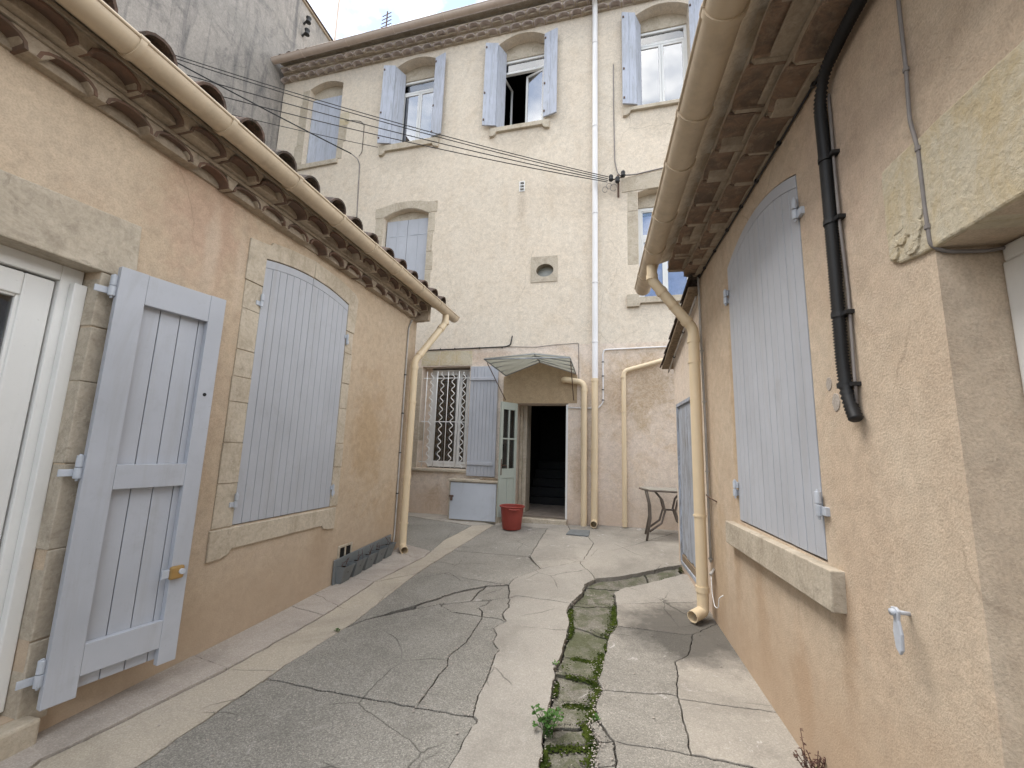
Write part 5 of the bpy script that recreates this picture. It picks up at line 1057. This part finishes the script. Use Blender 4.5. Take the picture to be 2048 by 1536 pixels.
# wall planter with pockets
pl_ = empty('wall_planter', LF.w(4.75, -1.45, 0), 'grey plastic trough of five planting pockets at the foot of the ochre wall', 'planter')
def gzl(a, n=0): p = LF.w(a, 0, n); return gz(p.x, p.y)
pa0, pa1 = 4.14, 5.30
mb = MB(); mb.prism(LF, [(pa0, gzl(pa0) + .012), (pa1, gzl(pa1) + .012), (pa1, gzl(pa1) + .255), (pa0, gzl(pa0) + .262)], .01, .028); mb.build('back_panel', MAT['planter'], pl_, bev=.004)
for i in range(5):
    a0 = pa0 + .03 + i * .224; a1 = a0 + .205; zb = gzl(a0) + .015; zt_ = zb + .175 - i * .001
    vs = []
    for (b0, b1, nn, z) in ((a0 + .02, a1 - .02, .075, zb), (a0, a1, .13, zt_)):
        vs += [LF.w(b0, z, .028), LF.w(b0 + .01, z, nn), LF.w(b1 - .01, z, nn), LF.w(b1, z, .028)]
    b2 = []
    for (b0, b1, nn, z) in ((a0 + .02, a1 - .02, .06, zb + .1), (a0 + .006, a1 - .006, .122, zt_)):
        b2 += [LF.w(b0, z, .03), LF.w(b0 + .01, z, nn), LF.w(b1 - .01, z, nn), LF.w(b1, z, .03)]
    mb = MB(); mb.add(vs + b2, [(0, 1, 5, 4), (1, 2, 6, 5), (2, 3, 7, 6), (3, 2, 1, 0), (4, 5, 13, 12), (5, 6, 14, 13), (6, 7, 15, 14), (12, 13, 9, 8), (13, 14, 10, 9), (14, 15, 11, 10), (8, 9, 10, 11)]); pk = mb.build('pocket', MAT['planter'], pl_)
    mb = MB(); mb.tube([LF.w((a0 + a1) / 2, zb + .1, .05), LF.w((a0 + a1) / 2, zb + .135, .07)], .05, 8); mb.build('soil', MAT['soil'], pk)
    mb = MB()
    for q in range(4):
        p = LF.w(random.uniform(a0 + .04, a1 - .04), zb + .12, .07); mb.tube([p, p + Vector((random.uniform(-.03, .03), random.uniform(-.03, .03), random.uniform(.05, .12))), p + Vector((random.uniform(-.06, .06), random.uniform(-.06, .06), random.uniform(.08, .15)))], .0022, 5)
    mb.build('dry_stem', MAT['dry'], pk)
# moss along the gutter
rng = np.random.default_rng(5); mv, mf = [], []
ico_v = [(0, 0, 1), (.89, 0, .45), (.28, .85, .45), (-.72, .53, .45), (-.72, -.53, .45), (.28, -.85, .45)]
ico_f = [(0, 1, 2), (0, 2, 3), (0, 3, 4), (0, 4, 5), (0, 5, 1)]
def moss_line(pts, n, spread, r0, r1, dens=lambda t: 1):
    P = [G(*p) for p in pts]; L = [0]
    for a, b in zip(P[:-1], P[1:]): L.append(L[-1] + (b - a).length)
    for _ in range(n):
        s_ = rng.uniform(0, L[-1]); i = max(j for j in range(len(L)) if L[j] <= s_); i = min(i, len(P) - 2)
        q = P[i].lerp(P[i + 1], (s_ - L[i]) / max(1e-6, L[i + 1] - L[i]))
        x, y = q.x + rng.normal(0, spread), q.y + rng.normal(0, spread)
        if mnoise.noise(Vector((x * 5, y * 5, 2.2))) < dens(s_ / L[-1]) - 1: continue
        r = rng.uniform(r0, r1); z = gz(x, y) + H - .026; b = len(mv)
        mv.extend([(x + r * u * rng.uniform(.7, 1.3), y + r * v * rng.uniform(.7, 1.3), z + r * .9 * w_ * rng.uniform(.6, 1.3)) for u, v, w_ in ico_v]); mf.extend([tuple(b + k for k in f) for f in ico_f])
g_end = 13
moss_line([(1070, 1600)] + GL[:9], 6500, .017, .004, .011, lambda t: .75)
moss_line([(1186, 1600)] + GR[:g_end], 8500, .020, .004, .011, lambda t: .78)
moss_line(GR[3:g_end], 4200, .04, .003, .008, lambda t: .95)
moss_line(GL[2:8], 3600, .035, .003, .008, lambda t: .95)
for (a, b) in cuts[1:7]: moss_line([GL[a], GR[b]], 420, .016, .003, .009, lambda t: .8)
moss_line([(1331, 1134), (1358, 1130), (1364, 1140)], 300, .02, .003, .007)
moss_line([(703, 1241), (760, 1203)], 160, .007, .002, .006); moss_line([(832, 1211), (906, 1186)], 160, .007, .002, .005); moss_line([(600, 1310), (640, 1283)], 120, .006, .002, .006)
me = bpy.data.meshes.new('moss'); me.from_pydata(mv, [], mf); me.materials.append(MAT['moss']); o = link('moss', me); tag(o, 'dark green moss growing in the joints of the stone gutter', 'moss', kind='stuff')
# grit and flakes lying about
gv, gf = [], []
for _ in range(900):
    px, py = rng.uniform(300, 1520), rng.uniform(1060, 1536); q = G(px, py)
    if q.x < -2.75 or q.x > .95: continue
    r = rng.uniform(.0015, .005) * (1 if rng.uniform() < .93 else 2.2); b = len(gv)
    gv.extend([(q.x + r * u * rng.uniform(.6, 1.4), q.y + r * v * rng.uniform(.6, 1.4), q.z + .004 + r * .8 * w_) for u, v, w_ in ico_v]); gf.extend([tuple(b + k for k in f) for f in ico_f])
for line, nn in ((CR, 160), (PLE, 260), (JA, 90), ([(832, 1210), (906, 1185), (972, 1171), (1018, 1169)], 260), (GL[:12], 260), (GR[:12], 320), (CHO, 160), ([(1082, 1138), (1026, 1159)], 120), ([(1234, 1252), (1364, 1268)], 80), ([(1400, 1260), (1450, 1300), (1560, 1440)], 200)):
    P = [G(*p) for p in line]
    for _ in range(nn):
        i = int(rng.integers(0, len(P) - 1)); q = P[i].lerp(P[i + 1], rng.uniform()); r = rng.uniform(.0015, .0065); b = len(gv); x, y = q.x + rng.normal(0, .018), q.y + rng.normal(0, .018); z = gz(x, y) + H
        gv.extend([(x + r * u * rng.uniform(.6, 1.5), y + r * v * rng.uniform(.6, 1.5), z + .003 + r * .7 * w_) for u, v, w_ in ico_v]); gf.extend([tuple(b + k for k in f) for f in ico_f])
me = bpy.data.meshes.new('gravel_grit'); me.from_pydata(gv, [], gf); me.materials.append(MAT['slabk']); o = link('grit', me); tag(o, 'loose pale grit scattered on the paving', 'grit', kind='stuff')
# weeds
def leaf_quad(mb, p, d, up, l, w_):
    d = d.normalized(); s_ = d.cross(up).normalized() * w_; n_ = s_.cross(d).normalized()
    k = [p, p + d * l * .3 + s_ * .8 - n_ * .0, p + d * l * .7 + s_, p + d * l - n_ * l * .1, p + d * l * .7 - s_, p + d * l * .3 - s_ * .8, p + d * l * .5 + n_ * w_ * .35]
    mb.add(k, [(0, 1, 6), (1, 2, 6), (2, 3, 6), (3, 4, 6), (4, 5, 6), (5, 0, 6)])
wp = G(1096, 1462); wd_ = empty('weed', wp, 'bright green leafy weed growing out of the mossy gutter', 'weed')
st = MB(); ends = []
for i in range(26):
    a = rng.uniform(0, 2 * math.pi); rr_ = rng.uniform(.02, .10); h = rng.uniform(.03, .11)
    tip = wp + Vector((math.cos(a) * rr_ - .01, math.sin(a) * rr_ * .8, h)); b0 = wp + Vector((rng.normal(0, .015), rng.normal(0, .015), -.02)); st.tube([b0, b0.lerp(tip, .5) + Vector((0, 0, .012)), tip], .0014, 5); ends.append(tip)
st.build('stem', MAT['leaf'], wd_)
lfm = MB()
for tip in ends:
    for j in range(5):
        a = rng.uniform(0, 2 * math.pi); d = Vector((math.cos(a), math.sin(a), rng.uniform(-.25, .5))); leaf_quad(lfm, tip + Vector(rng.normal(0, .006, 3)), d, Vector((rng.normal(0, .3), rng.normal(0, .3), 1)), rng.uniform(.014, .028), rng.uniform(.006, .011))
lfm.build('foliage', MAT['leaf'], wd_)
def dry_plant(base, n, h, label, leaves=0):
    r = empty('dried_weed', base, label, 'weed'); st = MB(); fl = MB()
    for i in range(n):
        tip = base + Vector((rng.normal(0, .045), rng.normal(0, .045), h * rng.uniform(.6, 1.1))); md_ = base.lerp(tip, .5) + Vector((rng.normal(0, .01), rng.normal(0, .01), 0)); b0 = base + Vector((rng.normal(0, .02), rng.normal(0, .02), -.01))
        st.tube([b0, md_, tip], .0018, 5)
        for j in range(16):
            t = rng.uniform(.35, 1.0); q = md_.lerp(tip, t * 2 - 1) if t > .5 else b0.lerp(md_, t * 2); a = rng.uniform(0, 6.28)
            leaf_quad(fl, q, Vector((math.cos(a), math.sin(a), rng.uniform(-.2, .7))), Vector((0, 0, 1)), rng.uniform(.007, .016), rng.uniform(.003, .006))
    st.build('stem', MAT['dry'], r); fl.build('seed_head', MAT['dry'], r)['kind'] = 'stuff'
    if leaves:
        lv = MB()
        for j in range(leaves):
            a = rng.uniform(0, 6.28); leaf_quad(lv, base + Vector((.05 + rng.normal(0, .015), rng.normal(0, .015), rng.uniform(.02, .06))), Vector((math.cos(a), math.sin(a), rng.uniform(.0, .5))), Vector((0, 0, 1)), rng.uniform(.025, .045), rng.uniform(.008, .014))
        lv.build('foliage', MAT['leaf'], r)
dry_plant(RF.w(2.44, gz(1, 2.44), .045) , 15, .16, 'dried brown weed with a few green leaves at the foot of the sand wall', 26)
dry_plant(RF.w(2.16, gz(1, 2.16), .03), 2, .20, 'thin dry seed stalks standing alone against the sand wall')
sv_, sf_ = [], []
for (x0_, y0_), (x1_, y1_) in EDGES:
    if y0_ < 1.3 or y0_ > 7.4: continue
    for _ in range(3):
        t = rng.uniform(); x, y = x0_ + (x1_ - x0_) * t + rng.normal(0, .006), y0_ + (y1_ - y0_) * t + rng.normal(0, .006)
        if mnoise.noise(Vector((x * 2.2, y * 2.2, 6.6))) < -.05: continue
        r = rng.uniform(.002, .007); z = gz(x, y) + H - .006; b = len(sv_)
        sv_.extend([(x + r * u * rng.uniform(.6, 1.5), y + r * v * rng.uniform(.6, 1.5), z + r * .8 * w_ * rng.uniform(.4, 1.3)) for u, v, w_ in ico_v]); sf_.extend([tuple(b + k for k in f) for f in ico_f])
me = bpy.data.meshes.new('joint_soil'); me.from_pydata(sv_, [], sf_); me.materials.append(MAT['dirt']); o = link('joint_soil', me); tag(o, 'dark soil caught in the joints and cracks of the paving', 'soil', kind='stuff')
for px, py, lab in ((466, 1266, 'tiny green weed at the foot of the ochre wall'), (672, 1263, 'tiny green weed in the edge of the cement channel'), (1192, 1440, 'small green weed on the right edge of the mossy gutter'), (1112, 1330, 'small green weed on the far left edge of the mossy gutter')):
    q = G(px, py); r = empty('weed', q, lab, 'weed', 'small weeds in the paving joints'); lv = MB()
    for j in range(14):
        a = rng.uniform(0, 6.28); leaf_quad(lv, q + Vector((rng.normal(0, .012), rng.normal(0, .012), rng.uniform(.0, .015))), Vector((math.cos(a), math.sin(a), rng.uniform(.3, 1.2))), Vector((0, 0, 1)), rng.uniform(.012, .026), rng.uniform(.004, .008))
    lv.build('foliage', MAT['leaf'], r)
